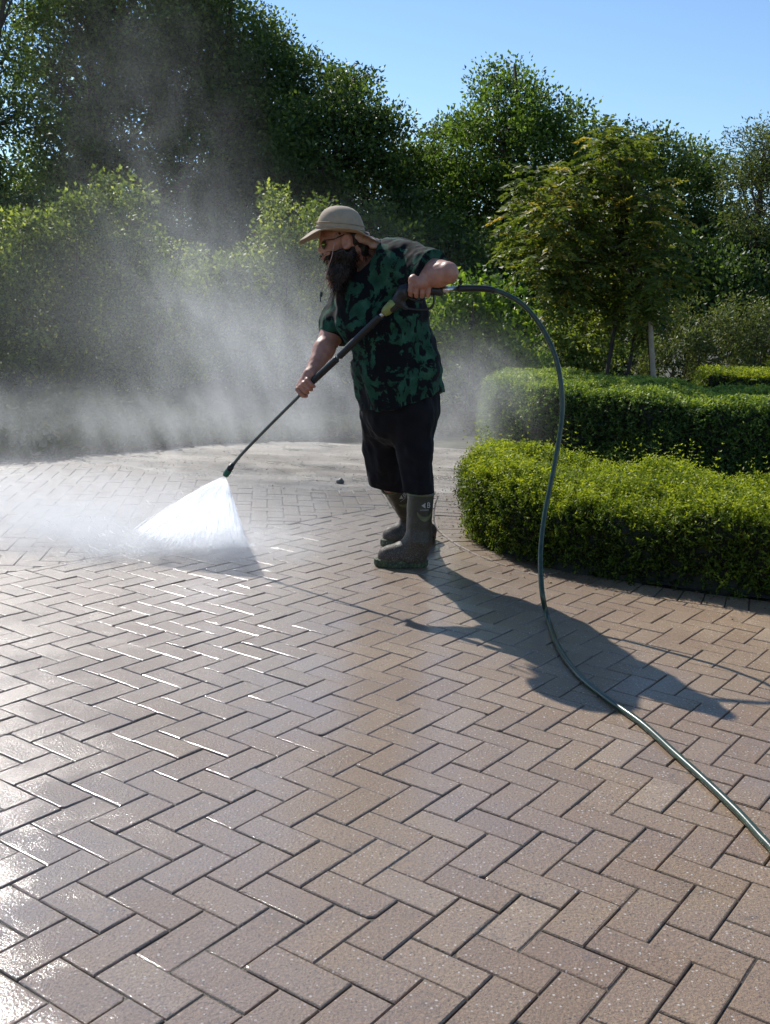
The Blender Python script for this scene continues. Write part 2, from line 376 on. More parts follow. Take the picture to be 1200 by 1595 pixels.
# grit washed over the far side of the paving: a slightly humped sheet
def grit_sheet():
    xs = np.linspace(-9, 4, 180); ys = np.linspace(0, 1, 50); V = []
    for y in ys:
        for x in xs:
            y0 = float(np.interp(x, [-9, -3, -1.6, -1.0, .6, 4], [8.35, 8.3, 7.75, 7.35, 7.45, 7.45]))+.1*vnoise(np.array([x*3.]), np.array([1.]), np.array([0.]))[0]
            y1 = y0+2.6; Y = y0+(y1-y0)*y
            n_ = vnoise(np.array([x*5.]), np.array([Y*5.]), np.array([0.]))[0]+.6*vnoise(np.array([x*14.]), np.array([Y*14.]), np.array([3.]))[0]
            ye = float(np.interp(x, [-9, -4, -2.86, -1.5, -.3, .8, 2], [7.6, 7.8, 7.95, 9.6, 10.6, 11.5, 12.2]))+.12*vnoise(np.array([x*2.]), np.array([5.]), np.array([0.]))[0]; Y = min(Y, max(ye, y0)+.001*y)
            V.append((x, Y, -.005+min(1, y*14)*.009+.004*n_*min(1, y*10)))
    n = len(xs); F = [(j*n+i, j*n+i+1, (j+1)*n+i+1, (j+1)*n+i) for j in range(len(ys)-1) for i in range(n-1)]
    return np_mesh('grit', np.array(V), np.array(F), smooth=True)
tag(link('grit_strip', grit_sheet(), M_grit), kind='structure')
def pebbles():
    r = np.random.RandomState(11); V = []; F = []; T = []
    base = np.array([(1, 0, 0), (0, 1, 0), (-1, 0, 0), (0, -1, 0), (0, 0, 1), (0, 0, -1)], float); bf = [(0, 1, 4), (1, 2, 4), (2, 3, 4), (3, 0, 4), (1, 0, 5), (2, 1, 5), (3, 2, 5), (0, 3, 5)]
    for _ in range(4200):
        x = r.uniform(-4, 1.2); y0 = float(np.interp(x, [-9, -3, -1.6, -1.0, .6, 4], [8.35, 8.3, 7.75, 7.35, 7.45, 7.45])); y = y0-.05+2.4*r.rand()**1.1
        s_ = .003+.007*r.rand()**5; a = r.rand()*6.3; v = base*(r.rand(6, 1)*.4+.7)*[s_, s_*.8, s_*.55]; v = np.stack([v[:, 0]*math.cos(a)-v[:, 1]*math.sin(a), v[:, 0]*math.sin(a)+v[:, 1]*math.cos(a), v[:, 2]], 1)+[x, y, .006]
        F += [[q+len(V)*6 for q in f] for f in bf]; V.append(v); T += [r.rand()]*8
    return np_mesh('pebbles', np.vstack(V), np.array(F), tone=T)
mp = N('pebble'); mp.set(col=mp.ramp(mp.attr('tone'), [(0, (.10, .085, .07)), (.6, (.27, .24, .20)), (1, (.6, .57, .52))]), rough=.35)
tag(link('gravel', pebbles(), mp.m), 'loose wet grit and small pebbles scattered along the far edge of the paving', 'gravel', kind='stuff')
# ------------------------------------------------------------------ vegetation
def leaf_quads(P, A, L, W, rs, tone, curl=.12):
    n = len(P); A = A/(np.linalg.norm(A, axis=1)[:, None]+1e-9); R = rs.normal(size=(n, 3)); B = np.cross(A, R); B /= np.linalg.norm(B, axis=1)[:, None]+1e-9; Nn = np.cross(A, B)
    L = L[:, None]; W = W[:, None]; mid = P+A*L*.45
    V = np.stack([P, mid+B*W*.5+Nn*L*curl, P+A*L-Nn*L*curl*.5, mid-B*W*.5+Nn*L*curl], 1).reshape(-1, 3)
    return V, np.arange(4*n).reshape(n, 4), tone
def sphere_pts(n, rs, shell=.0):
    d = rs.normal(size=(n, 3)); d /= np.linalg.norm(d, axis=1)[:, None]; r = rs.rand(n)**(1/3.); r = shell+(1-shell)*r; return d*r[:, None], d
def foliage(clumps, per_m2, sub_r, leaf, rs, lw=.55, per=60, flat=.7, up=.25, tone0=.45, tones=.22, droop=0.0):
    """clumps: (centre, radii). Sub-clumps fill each, leaves fill each sub-clump"""
    VV = []; T = []; sc = []
    for c_, r in clumps:
        c_ = np.array(c_); r = np.array(r, float)*np.ones(3); ns = max(4, int(per_m2*r.mean()**2*4*math.pi))
        p, d = sphere_pts(ns, rs, .55); S = c_+p*r*(1+np.clip(rs.normal(0, .08, (ns, 1)), -.2, .12)); sc.append(S); tn_ = np.clip(rs.normal(tone0, tones*.7, ns), 0, 1)
        rr = sub_r*rs.uniform(.55, 1.3, ns); nl = np.maximum(6, (per*(rr/sub_r)**2).astype(int)); idx = np.repeat(np.arange(ns), nl); n = len(idx)
        q = np.clip(rs.normal(size=(n, 3)), -1.7, 1.7)*.42*rr[idx][:, None]; q[:, 2] *= flat; P = S[idx]+q
        A = rs.normal(size=(n, 3))*.8+q/(rr[idx][:, None])*1.2; A[:, 2] += up-droop
        L = leaf*rs.uniform(.6, 1.25, n); V, _, _ = leaf_quads(P, A, L, L*lw, rs, None)
        VV.append(V); T.append(np.clip(tn_[idx]+rs.normal(0, tones, n), 0, 1))
    V = np.vstack(VV); return V, np.arange(len(V)).reshape(-1, 4), np.concatenate(T), sc
def undergrowth():
    rs = np.random.RandomState(51); n = 15000; x = rs.uniform(-8, 1.9, n); y0 = np.interp(x, EDX, EDY); y = y0+rs.rand(n)**1.5*(13.6-y0); h = (.10+.35*np.clip((y-y0)/1.6, 0, 1))*(.7+.5*vnoise(x*2, y*2, x*0))
    VV = []; T = []; tone = np.clip(rs.normal(.35, .16, n)+.2*vnoise(x*1.5, y*1.5, x*0+4), 0, 1)
    for k in range(6):
        P = np.c_[x+rs.normal(0, .05, n), y+rs.normal(0, .05, n), h*rs.uniform(0, 1, n)*.9]; A = rs.normal(size=(n, 3))*[1, 1, .5]+[0, 0, .5]; L = rs.uniform(.04, .10, n); V, _, _ = leaf_quads(P, A, L, L*.5, rs, None); VV.append(V); T.append(np.clip(tone+rs.normal(0, .1, n), 0, 1))
    P = np.c_[x, y, x*0]; A = rs.normal(size=(n, 3))*[.25, .25, 0]+[0, 0, 1]; V, _, _ = leaf_quads(P, A, np.minimum(h*rs.uniform(.8, 1.2, n), .22), np.full(n, .006), rs, None); VV.append(V); T.append(np.clip(tone, 0, 1))
    V = np.vstack(VV); return np_mesh('undergrowth', V, np.arange(len(V)).reshape(-1, 4), np.concatenate(T))
def limb(a, b, rs, bend=.12, n=6):
    a, b = np.array(a), np.array(b); L = np.linalg.norm(b-a); t = np.linspace(0, 1, n)[:, None]
    w1 = rs.normal(0, bend*L, 3); w2 = rs.normal(0, bend*L*.5, 3)
    return a+(b-a)*t+np.sin(t*math.pi)*w1+np.sin(t*2*math.pi)*w2
def tree(name, label, cat, group, base, clumps, mat, seed, per_m2=2.2, sub_r=.5, leaf=.10, per=60, lw=.6, trunk_r=.16, stems=1, droop=0.0, tone0=.45, bark=None, twig=1.0, tones=.22, flat=.7):
    rs = np.random.RandomState(seed); base = np.array(base, float)
    root = empty(name, tuple(base), label, cat, group)
    V, F, T, sc = foliage(clumps, per_m2, sub_r, leaf, rs, lw, per, tone0=tone0, droop=droop, tones=tones, flat=flat)
    link('crown' if cat == 'tree' else 'foliage', np_mesh('crown', V, F, T), mat, root)
    mb = MB(); top = max(c_[2]+.3*np.max(r) for c_, r in clumps); cen = np.mean([c_ for c_, r in clumps], axis=0)
    stem = []
    for k in range(stems):
        b0 = base+(rs.normal(0, .25, 3)*[1, 1, 0] if k else 0); tp = np.array([cen[0]+rs.normal(0, .3), cen[1]+rs.normal(0, .2), top]); pts = limb(b0-[0, 0, .1], tp, rs, .03, 12)
        tube(mb, pts, np.linspace(trunk_r, trunk_r*.15, 12), 8); stem.append(pts)
    for (c_, r), S in zip(clumps, sc):
        st = stem[rs.randint(len(stem))]; zt = c_[2]-.9*np.max(r)*rs.uniform(.6, 1.2); k = int(np.clip(np.argmin(abs(st[:, 2]-zt)), 1, 9)); l = limb(st[k], c_, rs, .08, 7)
        r0 = trunk_r*.5*(1-k/14); tube(mb, l, np.linspace(r0, r0*.35, 7), 6)
        for s2 in S[rs.permutation(len(S))[:int(min(len(S), 16)*twig)]]:
            q = l[rs.randint(2, 7)]; m_ = limb(q, s2, rs, .1, 5); tube(mb, m_, np.linspace(r0*.32, r0*.08, 5), 4, cap=False)
    link('trunk' if cat == 'tree' else 'stems', mb.mesh('trunk', True), bark or M_bark, root)
    return root
def cl(lst, Y, jy=.0, rs=None, sq=1.0):
    out = []
    for k, (x, y, r) in enumerate(lst):
        Yk = Y+(jy*math.sin(k*2.4+1) if jy else 0); p = at(x, y, Yk); R = r*Yk/CF; out.append((p, (R, R*.9, R*sq)))
    return out
M_l_dark = leaf_mat('leaf_maple', (.045, .072, .026), (.10, .15, .048), (.20, .27, .075), .38)
M_l_deep = leaf_mat('leaf_oak', (.035, .058, .022), (.075, .12, .038), (.15, .21, .055), .34)
M_l_mid = leaf_mat('leaf_lime', (.045, .078, .022), (.11, .175, .042), (.21, .30, .065), .42)
M_l_will = leaf_mat('leaf_willow', (.05, .07, .03), (.11, .14, .055), (.20, .22, .08), .32)
M_l_bush = leaf_mat('leaf_bush', (.05, .075, .024), (.14, .19, .06), (.38, .42, .15), .42)
M_l_rowan = leaf_mat('leaf_rowan', (.045, .07, .018), (.13, .165, .038), (.42, .30, .08), .45)
M_l_hz = leaf_mat('leaf_hazel', (.04, .08, .018), (.11, .19, .035), (.27, .36, .07), .40)
M_l_box = leaf_mat('leaf_privet', (.016, .03, .011), (.10, .165, .038), (.36, .43, .09), .32, rough=.42, spec=.3, tb_=1.8)
M_l_lon = leaf_mat('leaf_honeysuckle', (.014, .022, .007), (.10, .147, .019), (.41, .45, .046), .34, rough=.5, tb_=1.8, spec=.18)
def base_at(x, Y): p = at(x, 500, Y); return (p[0], Y, 0)
G = 'trees standing beyond the shrubs'
tree('tree', 'tall airy tree at the left edge of the photo with sky showing through its top', 'tree', G, base_at(-20, 19), cl([(10, 60, 60), (-40, 120, 90), (30, 170, 60), (10, 250, 80), (50, 330, 70), (-30, 360, 90), (35, -30, 45)], 19, .8), M_l_dark, 21, 3.8, .42, .08, 90)
tree('tree', 'tallest dense maple running past the top edge of the photo, left of centre', 'tree', G, base_at(190, 21), cl([(120, 60, 80), (200, 20, 100), (150, 150, 90), (240, 110, 90), (110, 250, 80), (200, 230, 80), (170, 340, 90), (290, 290, 70), (260, -60, 110), (110, -40, 70), (75, 110, 45), (90, 360, 80)], 21, .9), M_l_dark, 22, 5.5, .46, .082, 115, trunk_r=.2)
tree('tree', 'dark maple right of the tallest one, its crown stepping down towards the sky', 'tree', G, base_at(360, 22), cl([(330, 50, 75), (385, 80, 60), (395, 50, 40), (320, 140, 90), (400, 170, 85), (345, 240, 90), (430, 260, 80), (380, 340, 90), (300, 360, 80), (455, 130, 45), (310, 0, 50)], 22, .9), M_l_dark, 23, 5.6, .46, .082, 115, trunk_r=.2)
tree('tree', 'dark rounded tree above the man, between the tall maples and the open sky', 'tree', G, base_at(530, 20), cl([(480, 150, 60), (545, 180, 60), (590, 215, 48), (600, 270, 55), (510, 240, 80), (570, 320, 80), (490, 340, 80), (620, 340, 50), (555, 150, 30), (600, 180, 22)], 20, .8), M_l_deep, 24, 6.5, .42, .08, 110)
tree('tree', 'broad green tree with a knobbly top against the sky, behind the young tree', 'tree', G, base_at(770, 21), cl([(765, 140, 28), (810, 160, 45), (850, 190, 48), (885, 225, 40), (780, 220, 70), (720, 250, 62), (840, 270, 80), (700, 320, 75), (780, 330, 80), (870, 340, 70), (660, 290, 55), (745, 390, 70), (670, 390, 70), (795, 128, 22), (905, 280, 40)], 21, .8), M_l_mid, 25, 7, .40, .08, 100, tone0=.3)
tree('tree', 'thin pale grey twiggy tree peeping up left of the knobbly topped tree', 'tree', G, base_at(680, 24), cl([(655, 215, 30), (690, 200, 28), (725, 205, 26), (670, 250, 45)], 24, .5), M_l_will, 26, 1.2, .4, .10, 26, twig=1.6)
tree('tree', 'dark low tree between the young tree and the right edge of the photo', 'tree', G, base_at(1010, 20), cl([(935, 240, 40), (985, 245, 42), (1040, 255, 42), (1085, 265, 38), (960, 310, 75), (1040, 330, 80), (1110, 320, 60), (930, 390, 75), (1010, 420, 75), (1095, 410, 75)], 20, .8), M_l_deep, 27, 8, .38, .075, 90, tone0=.5)
tree('tree', 'pale olive willow cut off by the right edge of the photo', 'tree', G, base_at(1190, 18), cl([(1165, 245, 38), (1200, 235, 40), (1180, 310, 55), (1215, 330, 65), (1170, 390, 50), (1235, 250, 60), (1200, 430, 60)], 18, .6), M_l_will, 28, 8, .32, .08, 90, lw=.28, tone0=.4)
# dense undergrowth that closes the view below the crowns
for k, (x, y, r, Y) in enumerate([(60, 430, 110, 17.5), (250, 440, 110, 17), (420, 430, 100, 17.5), (560, 430, 95, 17), (690, 440, 90, 17.5), (830, 450, 95, 17), (960, 460, 90, 17.5), (1090, 460, 90, 17), (1220, 460, 100, 17.5)]):
    where = ['at the far left', 'behind the left bushes', 'behind the yellow tipped bush', 'behind the man', 'just right of the man\'s elbow', 'above the arc of the hose', 'behind the young tree', 'right of the young tree', 'at the far right'][k]
    tree('dark_bush', 'dark tall bush under the trees '+where, 'bush', 'dark bushes under the trees', base_at(x, Y), cl([(x-50, y-20, r*.75), (x+45, y, r*.75), (x, y+65, r*.8), (x, y-50, r*.55)], Y, .6), M_l_deep, 40+k, 9, .36, .085, 60, stems=2, trunk_r=.07, tone0=.4)
tag(link('undergrowth', undergrowth(), leaf_mat('leaf_weeds', (.02, .03, .012), (.045, .06, .02), (.07, .085, .03), .2, rough=.8, spec=.1)), 'low dark weeds and grass between the paving edge and the bushes', 'undergrowth', kind='stuff')
# left bush belt
BG = 'leafy bushes along the left side'
def bush(x, Ybase, pts, seed, label, mat=None, t0=.5, leaf=.055, dens=18, sub=.20, per=66, group=BG, name='bush', **k):
    return tree(name, label, 'bush', group, base_at(x, Ybase), cl(pts, Ybase, .25), mat or M_l_bush, seed, dens, sub, leaf, per, trunk_r=.02, stems=3, tone0=t0, **k)
bush(40, 12.6, [(20, 420, 80), (-30, 480, 90), (60, 500, 85), (0, 580, 90), (70, 610, 80), (40, 370, 45), (10, 660, 60)], 61, 'leafy bush at the left edge of the photo, lit along its top')
bush(150, 13.0, [(150, 330, 42), (115, 370, 52), (190, 360, 45), (150, 420, 75), (170, 500, 85), (140, 590, 85), (200, 640, 70), (210, 310, 22), (165, 290, 22)], 62, 'tallest leafy bush on the left, its loose top standing over its neighbours', t0=.42)
bush(260, 12.6, [(240, 420, 48), (280, 440, 50), (250, 490, 75), (290, 560, 80), (240, 620, 75), (225, 385, 24), (320, 640, 60)], 63, 'pale fine leaved bush standing in the brightest spray', t0=.62, leaf=.042)
bush(370, 13.0, [(350, 440, 45), (400, 430, 45), (370, 500, 75), (390, 580, 80), (350, 640, 70), (320, 480, 45)], 64, 'rounded bush behind the lance, half veiled by spray')
bush(450, 13.2, [(440, 350, 38), (470, 370, 42), (420, 395, 35), (460, 430, 60), (440, 510, 75), (470, 590, 80), (440, 650, 60), (435, 315, 16), (490, 330, 18)], 65, 'yellow tipped bush just left of the hat', t0=.62)
bush(545, 13.4, [(520, 480, 55), (560, 520, 65), (540, 600, 75), (570, 650, 60), (505, 430, 38), (500, 560, 50)], 66, 'bush directly behind the man, between his chest and his arm', t0=.5)
bush(730, 12.6, [(720, 450, 38), (770, 470, 45), (700, 500, 50), (745, 530, 60), (800, 540, 48), (690, 570, 60), (760, 590, 55), (820, 590, 35)], 67, 'bright green broad leaved bush under the hose, right of the man', M_l_hz, .5, .085, 12, .25, 46, group='bushes right of the man')
bush(880, 13.5, [(850, 530, 45), (900, 520, 42), (870, 575, 50), (930, 570, 45), (960, 520, 35)], 68, 'green bush behind the trunks of the young tree', M_l_bush, .35, group='bushes right of the man')
bush(1080, 14, [(1040, 510, 42), (1090, 500, 42), (1060, 555, 50), (1120, 550, 50), (1010, 560, 35)], 69, 'pale grey green bush right of the wooden stake', M_l_will, .45, .055, group='bushes right of the man', lw=.3)
bush(1190, 14, [(1160, 500, 42), (1210, 510, 45), (1180, 560, 50), (1230, 560, 50)], 70, 'grey green bush at the right edge of the photo above the hedges', M_l_will, .5, .055, group='bushes right of the man', lw=.3)
# young tree with stakes (pinnate leaves)
def young_tree():
    rs = np.random.RandomState(81); Y = 10.4
    root = empty('young_tree', base_at(985, Y), 'young tree with drooping feathery leaves and yellowing tips behind the hedges', 'tree')
    crown = cl([(922+(x_-922)*.90, y_, r_*.95) for x_, y_, r_ in [(955, 215, 26), (965, 260, 42), (895, 290, 38), (830, 290, 38), (870, 340, 42), (930, 330, 55), (1000, 320, 52), (1040, 370, 36), (810, 350, 36), (845, 400, 45), (905, 410, 58), (980, 410, 62), (1035, 430, 42), (940, 465, 50), (1000, 475, 42), (870, 455, 32), (800, 385, 26), (1025, 310, 20), (990, 240, 26)]], Y, .45)
    fronds = MB(); VV = []; T = []; S_all = []
    for c_, r in crown:
        ns = int(16+210*r[0]**2*4); p, d = sphere_pts(ns, rs, .3); S = c_+p*np.array(r)*1.0; S_all.append(S)
        for s_, dd in zip(S, d):
            L = rs.uniform(.14, .26); ax = dd*.8+rs.normal(0, .45, 3); ax[2] = ax[2]*.5-.15; ax /= np.linalg.norm(ax); side = np.cross(ax, [0, 0, 1]); side /= np.linalg.norm(side)+1e-9
            nl = 8; tt = np.linspace(.15, 1, nl); c0 = s_+ax*L*tt[:, None]+np.array([0, 0, -1])*(tt**2)[:, None]*L*.25
            P = np.vstack([c0, c0]); A = np.vstack([np.tile(side*.9+ax*.45, (nl, 1)), np.tile(-side*.9+ax*.45, (nl, 1))]); A[:, 2] -= .25
            ll = rs.uniform(.055, .08, 2*nl); V, _, _ = leaf_quads(P, A+rs.normal(0, .12, A.shape), ll, ll*.36, rs, None); VV.append(V)
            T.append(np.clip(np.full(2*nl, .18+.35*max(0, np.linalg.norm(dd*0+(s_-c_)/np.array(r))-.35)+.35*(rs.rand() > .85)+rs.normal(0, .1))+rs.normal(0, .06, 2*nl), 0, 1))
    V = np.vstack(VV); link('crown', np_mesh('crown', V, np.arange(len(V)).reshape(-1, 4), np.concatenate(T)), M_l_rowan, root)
    mb = MB(); t1 = [at(1018, 600, Y), at(1012, 530, Y), at(1000, 470, Y), at(985, 400, Y), at(972, 320, Y), at(960, 230, Y)]
    tube(mb, catmull(t1, 4), np.linspace(.028, .008, 21), 8)
    for (c_, r), S in zip(crown, S_all):
        k = t1[rs.randint(2, 5)]; l = limb(k, c_, rs, .06, 6); tube(mb, l, np.linspace(.012, .005, 6), 5)
        for q in S[:7]: tube(mb, limb(l[rs.randint(2, 6)], q, rs, .08, 4), np.linspace(.005, .002, 4), 4, cap=False)
    link('trunk', mb.mesh('trunk', True), M_bark, root)
    sm = simple('stake_wood', (.36, .29, .22), .8, sc=9, bump=.4); sd = simple('dark_stake', (.035, .028, .022), .85, sc=9)
    for pts, r_, m_, lab in (((at(1013, 500, Y-.25), at(1019, 612, Y-.25)), .026, sm, 'pale wooden stake beside the young tree above the hedge'), ((at(962, 485, Y-.1), at(940, 612, Y-.1)), .022, sd, 'dark leaning stake at the left under the young tree'), ((at(990, 520, Y+.1), at(972, 612, Y+.1)), .020, sd, 'thinner dark leaning stake between the pale and the left stake')):
        b = MB(); a_, b_ = np.array(pts[0]), np.array(pts[1]); b_ = b_+(b_-a_)*(b_[2]/(a_[2]-b_[2]))*1.0; tube(b, [a_, (a_+b_)/2+[.003, 0, 0], b_], [r_*.9, r_, r_], 8)
        tag(link('stake', b.mesh('stake', False), m_), lab, 'stake', 'stakes holding the young tree')
young_tree()
# hedges: clipped body from a distance field, clothed in leafy shoots
def poly_sdf(P, X, Y):
    P = np.array(P); d = np.full(np.broadcast(X, Y).shape, 1e9); ins = np.zeros(d.shape, bool)
    for i in range(len(P)):
        a, b = P[i], P[(i+1) % len(P)]; e = b-a; wx, wy = X-a[0], Y-a[1]; t = np.clip((wx*e[0]+wy*e[1])/e.dot(e), 0, 1)
        d = np.minimum(d, (wx-e[0]*t)**2+(wy-e[1]*t)**2)
        c1 = (a[1] > Y) != (b[1] > Y); xx = (b[0]-a[0])*(Y-a[1])/((b[1]-a[1]) if abs(b[1]-a[1]) > 1e-9 else 1e-9)+a[0]; ins ^= c1 & (X < xx)
    d = np.sqrt(d); return np.where(ins, -d, d)
def hedge_core(poly, h, rnd_, v=.05, amp=.05, slope=None, inner=.05):
    P = np.array(poly); s = SDF((P[:, 0].min()-.25, P[:, 1].min()-.25, -.1), (P[:, 0].max()+.25, P[:, 1].max()+.25, h+.3), v)
    X, Y = s.ax[0][:, None], s.ax[1][None, :]; d2 = poly_sdf(P, X, Y)[:, :, None]; Z = s.ax[2][None, None, :]; hh = h if slope is None else (h+slope(X, Y))[:, :, None]
    qx = d2+rnd_; qz = Z-hh+rnd_; s.D = (np.minimum(np.maximum(qx, qz), 0)+np.sqrt(np.maximum(qx, 0)**2+np.maximum(qz, 0)**2)-rnd_+inner).astype(np.float32)
    X3, Y3 = s.ax[0][:, None, None], s.ax[1][None, :, None]
    nn = vnoise(X3*3+Z*0, Y3*3+Z*0, Z*3)*amp+vnoise(X3*8+Z*0, Y3*8+Z*0, Z*8)*amp*.45; s.D = (s.D+nn).astype(np.float32)
    return s
def surf_samples(me, n, rs, cond):
    m = len(me.polygons); A = np.empty(m); me.polygons.foreach_get('area', A); N_ = np.empty(m*3); me.polygons.foreach_get('normal', N_); N_ = N_.reshape(-1, 3); Cn = np.empty(m*3); me.polygons.foreach_get('center', Cn); Cn = Cn.reshape(-1, 3)
    A = A*cond(Cn, N_); i = rs.choice(m, n, p=A/A.sum()); return Cn[i]+rs.uniform(-.5, .5, (n, 3))*np.sqrt(A.max())*.9*(1-abs(N_[i])), N_[i]
def hedge(label, poly, h, rnd_, mat, seed, n, leaf, shoot, pairs, lw, up, cond, group='clipped hedges of the planting bed', amp=.05, long_=0, slope=None, t0=.5):
    rs = np.random.RandomState(seed); P = np.array(poly); root = empty('hedge', (P[:, 0].mean(), P[:, 1].mean(), 0), label, 'hedge', group)
    s = hedge_core(poly, h, rnd_, amp=amp, slope=slope); me = s.mesh('opaque_core'); link('opaque_core', me, M_core, root)  # solid dark core added inside the hedge to block light through the leaves
    p, nn = surf_samples(me, n, rs, cond); ax = nn*1.0+rs.normal(0, .45, (n, 3)); ax[:, 2] += up*(1+.0*p[:, 2]); ax /= np.linalg.norm(ax, axis=1)[:, None]
    L = shoot*rs.uniform(.5, 1.4, n); p = p-nn*.02
    if long_: k = rs.choice(np.where(nn[:, 2] > .6)[0], long_); L[k] = shoot*rs.uniform(2.0, 3.4, long_); ax[k] = ax[k]*.6+rs.normal(0, .35, (long_, 3))*[1, 1, .3]+[0, 0, .45]; ax /= np.linalg.norm(ax, axis=1)[:, None]
    side = np.cross(ax, rs.normal(size=(n, 3))); side /= np.linalg.norm(side, axis=1)[:, None]; VV = []; T = []; tone = rs.normal(t0, .13, n)-.34*(1-np.clip(nn[:, 2]*1.4, 0, 1))*np.clip((h-p[:, 2])/.10, 0, 1)+.14+.2*vnoise(p[:, 0]*4, p[:, 1]*4, p[:, 2]*4)  # leaves on the hedge sides toned darker: shade put into their colour
    for q in range(pairs):
        t = .15+.85*q/(pairs-1)
        for sg in (-1, 1):
            base = p+ax*(L*t)[:, None]; A = side*sg+ax*.55+rs.normal(0, .22, (n, 3)); l = leaf*rs.uniform(.7, 1.2, n)*(1.15-.45*t)
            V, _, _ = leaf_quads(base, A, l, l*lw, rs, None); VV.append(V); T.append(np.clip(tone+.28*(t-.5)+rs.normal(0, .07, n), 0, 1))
    if long_:
        tops = np.where((nn[:, 2] > .5) & (p[:, 0] < 3.2))[0]; kk = rs.choice(tops, long_//2)
        for q in kk:
            d0 = np.array([rs.normal(.1, .6), rs.normal(-.15, .5), rs.uniform(.35, 1.0)]); d0 /= np.linalg.norm(d0); Lf_ = rs.uniform(.10, .24); npr = int(Lf_/.012); tt = np.linspace(.05, 1, npr)[:, None]
            c0 = p[q]+d0*Lf_*tt-np.array([0, 0, 1])*(tt**2)*Lf_*.35; sd = np.cross(d0, [0, 0, 1]); sd /= np.linalg.norm(sd)+1e-9; A = np.vstack([sd+d0*.6+rs.normal(0, .15, (npr, 3)), -sd+d0*.6+rs.normal(0, .15, (npr, 3))]); ll = leaf*rs.uniform(.8, 1.25, 2*npr)*np.tile(1.15-.5*tt[:, 0], 2)
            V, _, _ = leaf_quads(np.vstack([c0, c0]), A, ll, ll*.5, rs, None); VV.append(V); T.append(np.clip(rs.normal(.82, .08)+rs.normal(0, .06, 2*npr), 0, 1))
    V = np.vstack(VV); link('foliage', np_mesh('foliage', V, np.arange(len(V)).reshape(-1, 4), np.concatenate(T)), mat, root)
    return root
front = lambda Cn, N_: (Cn[:, 2] > .0)*((N_[:, 1] < .2) | (N_[:, 2] > .15) | (N_[:, 0] < -.2))*(Cn[:, 0] < 4.6)*1.0
h1 = [(.56, 6.75), (.48, 6.3), (.51, 5.95), (.65, 5.62), (.86, 5.33), (1.17, 5.14), (1.57, 5.00), (2.07, 4.86), (3.0, 4.66), (4.4, 4.5), (4.4, 6.0), (3.0, 6.15), (2.1, 6.35), (1.4, 6.55), (.9, 6.9), (.62, 7.0)]
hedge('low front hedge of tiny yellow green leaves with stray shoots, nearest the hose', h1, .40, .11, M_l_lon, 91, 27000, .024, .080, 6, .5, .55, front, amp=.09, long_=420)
h2 = [(.80, 9.7), (.84, 9.2), (1.1, 8.8), (1.6, 8.3), (2.3, 7.8), (3.4, 7.35), (5.0, 7.0), (5.0, 8.6), (3.4, 9.1), (2.3, 9.8), (1.6, 10.4), (1.0, 10.5)]
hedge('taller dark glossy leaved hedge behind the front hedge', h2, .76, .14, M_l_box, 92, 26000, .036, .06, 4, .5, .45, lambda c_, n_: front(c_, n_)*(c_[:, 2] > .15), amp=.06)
h3 = [(3.35, 11.6), (6.5, 11.0), (6.5, 12.2), (3.5, 12.6)]
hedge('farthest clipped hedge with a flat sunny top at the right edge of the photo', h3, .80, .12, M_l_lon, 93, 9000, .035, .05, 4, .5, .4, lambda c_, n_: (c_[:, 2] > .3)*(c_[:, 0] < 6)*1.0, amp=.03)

def litter():
    rs = np.random.RandomState(77); n = 900; k = rs.randint(20, len(outl), n); t = rs.exponential(.09, n); P = bed[k]+nrm[k]*t[:, None]+rs.normal(0, .02, (n, 2)); P = np.c_[P, np.full(n, .003)]
    A = rs.normal(size=(n, 3))*[1, 1, .12]; L = rs.uniform(.008, .022, n); V, F, _ = leaf_quads(P, A, L, L*.5, rs, None, .08); V[:, 2] = np.maximum(V[:, 2], .0015); return np_mesh('litter', V, F, rs.rand(n))
tag(link('leaf_litter', litter(), leaf_mat('dead_leaf', (.05, .035, .015), (.13, .09, .03), (.16, .17, .04), .1)), 'small fallen leaves and clippings along the foot of the front hedge', 'leaf litter', kind='stuff')
# ------------------------------------------------------------------ person
def skin_mat():
    m = N('skin'); m.set(col=m.ramp(m.noise(22, 4, .6), [(.3, (.33, .15, .105)), (.7, (.47, .245, .175))]), rough=.48, spec=.4); m.b.inputs['Subsurface Weight'].default_value = .12
    m.b.inputs['Subsurface Radius'].default_value = (.012, .005, .003); m.b.inputs['Subsurface Scale'].default_value = 1.0; m.bump(m.noise(140, 3), .25, .001); return m.m
M_skin = skin_mat()
def shirt_mat():
    m = N('tie_dye_cotton'); v = m.obj(); wv = m.n('Mapping'); wv.inputs['Scale'].default_value = (1, 1, .8); m.l(v, wv.inputs[0])
    f = m.noise(10, 5, .62, vec=wv.outputs[0], dist=1.1); g = m.noise(26, 3, .6, dist=.6)
    mask = m.math('ADD', m.math('MULTIPLY', f, .72), m.math('MULTIPLY', g, .28)); gc = m.ramp(m.noise(17, 4), [(.3, (.011, .045, .028)), (.55, (.020, .080, .050)), (.75, (.045, .125, .085))])
    col = m.mix(m.ramp(mask, [(.502, 0.0), (.53, 1.0)]), (.0045, .006, .008), gc); m.set(col=col, rough=.9, sheen=.04, spec=.15)
    m.bump(m.noise(420, 2), .2, .0008); return m.m
M_shirt = shirt_mat(); M_short = simple('black_cotton', (.0065, .0065, .009), .85, sc=14, var=.4, sheen=.02, spec=.2)
M_hat = simple('khaki_canvas', (.36, .27, .175), .85, sc=40, var=.12, sheen=.15); M_flap = simple('dusty_pink_cloth', (.40, .27, .22), .85, sc=40)
M_beard = simple('dark_hair', (.012, .008, .007), .55, sc=60, var=.5, bump=.7, bd=.004); M_hairs = leaf_mat('beard_strands', (.010, .006, .005), (.028, .014, .010), (.16, .07, .04), .25, trcol=(1, .6, .4))
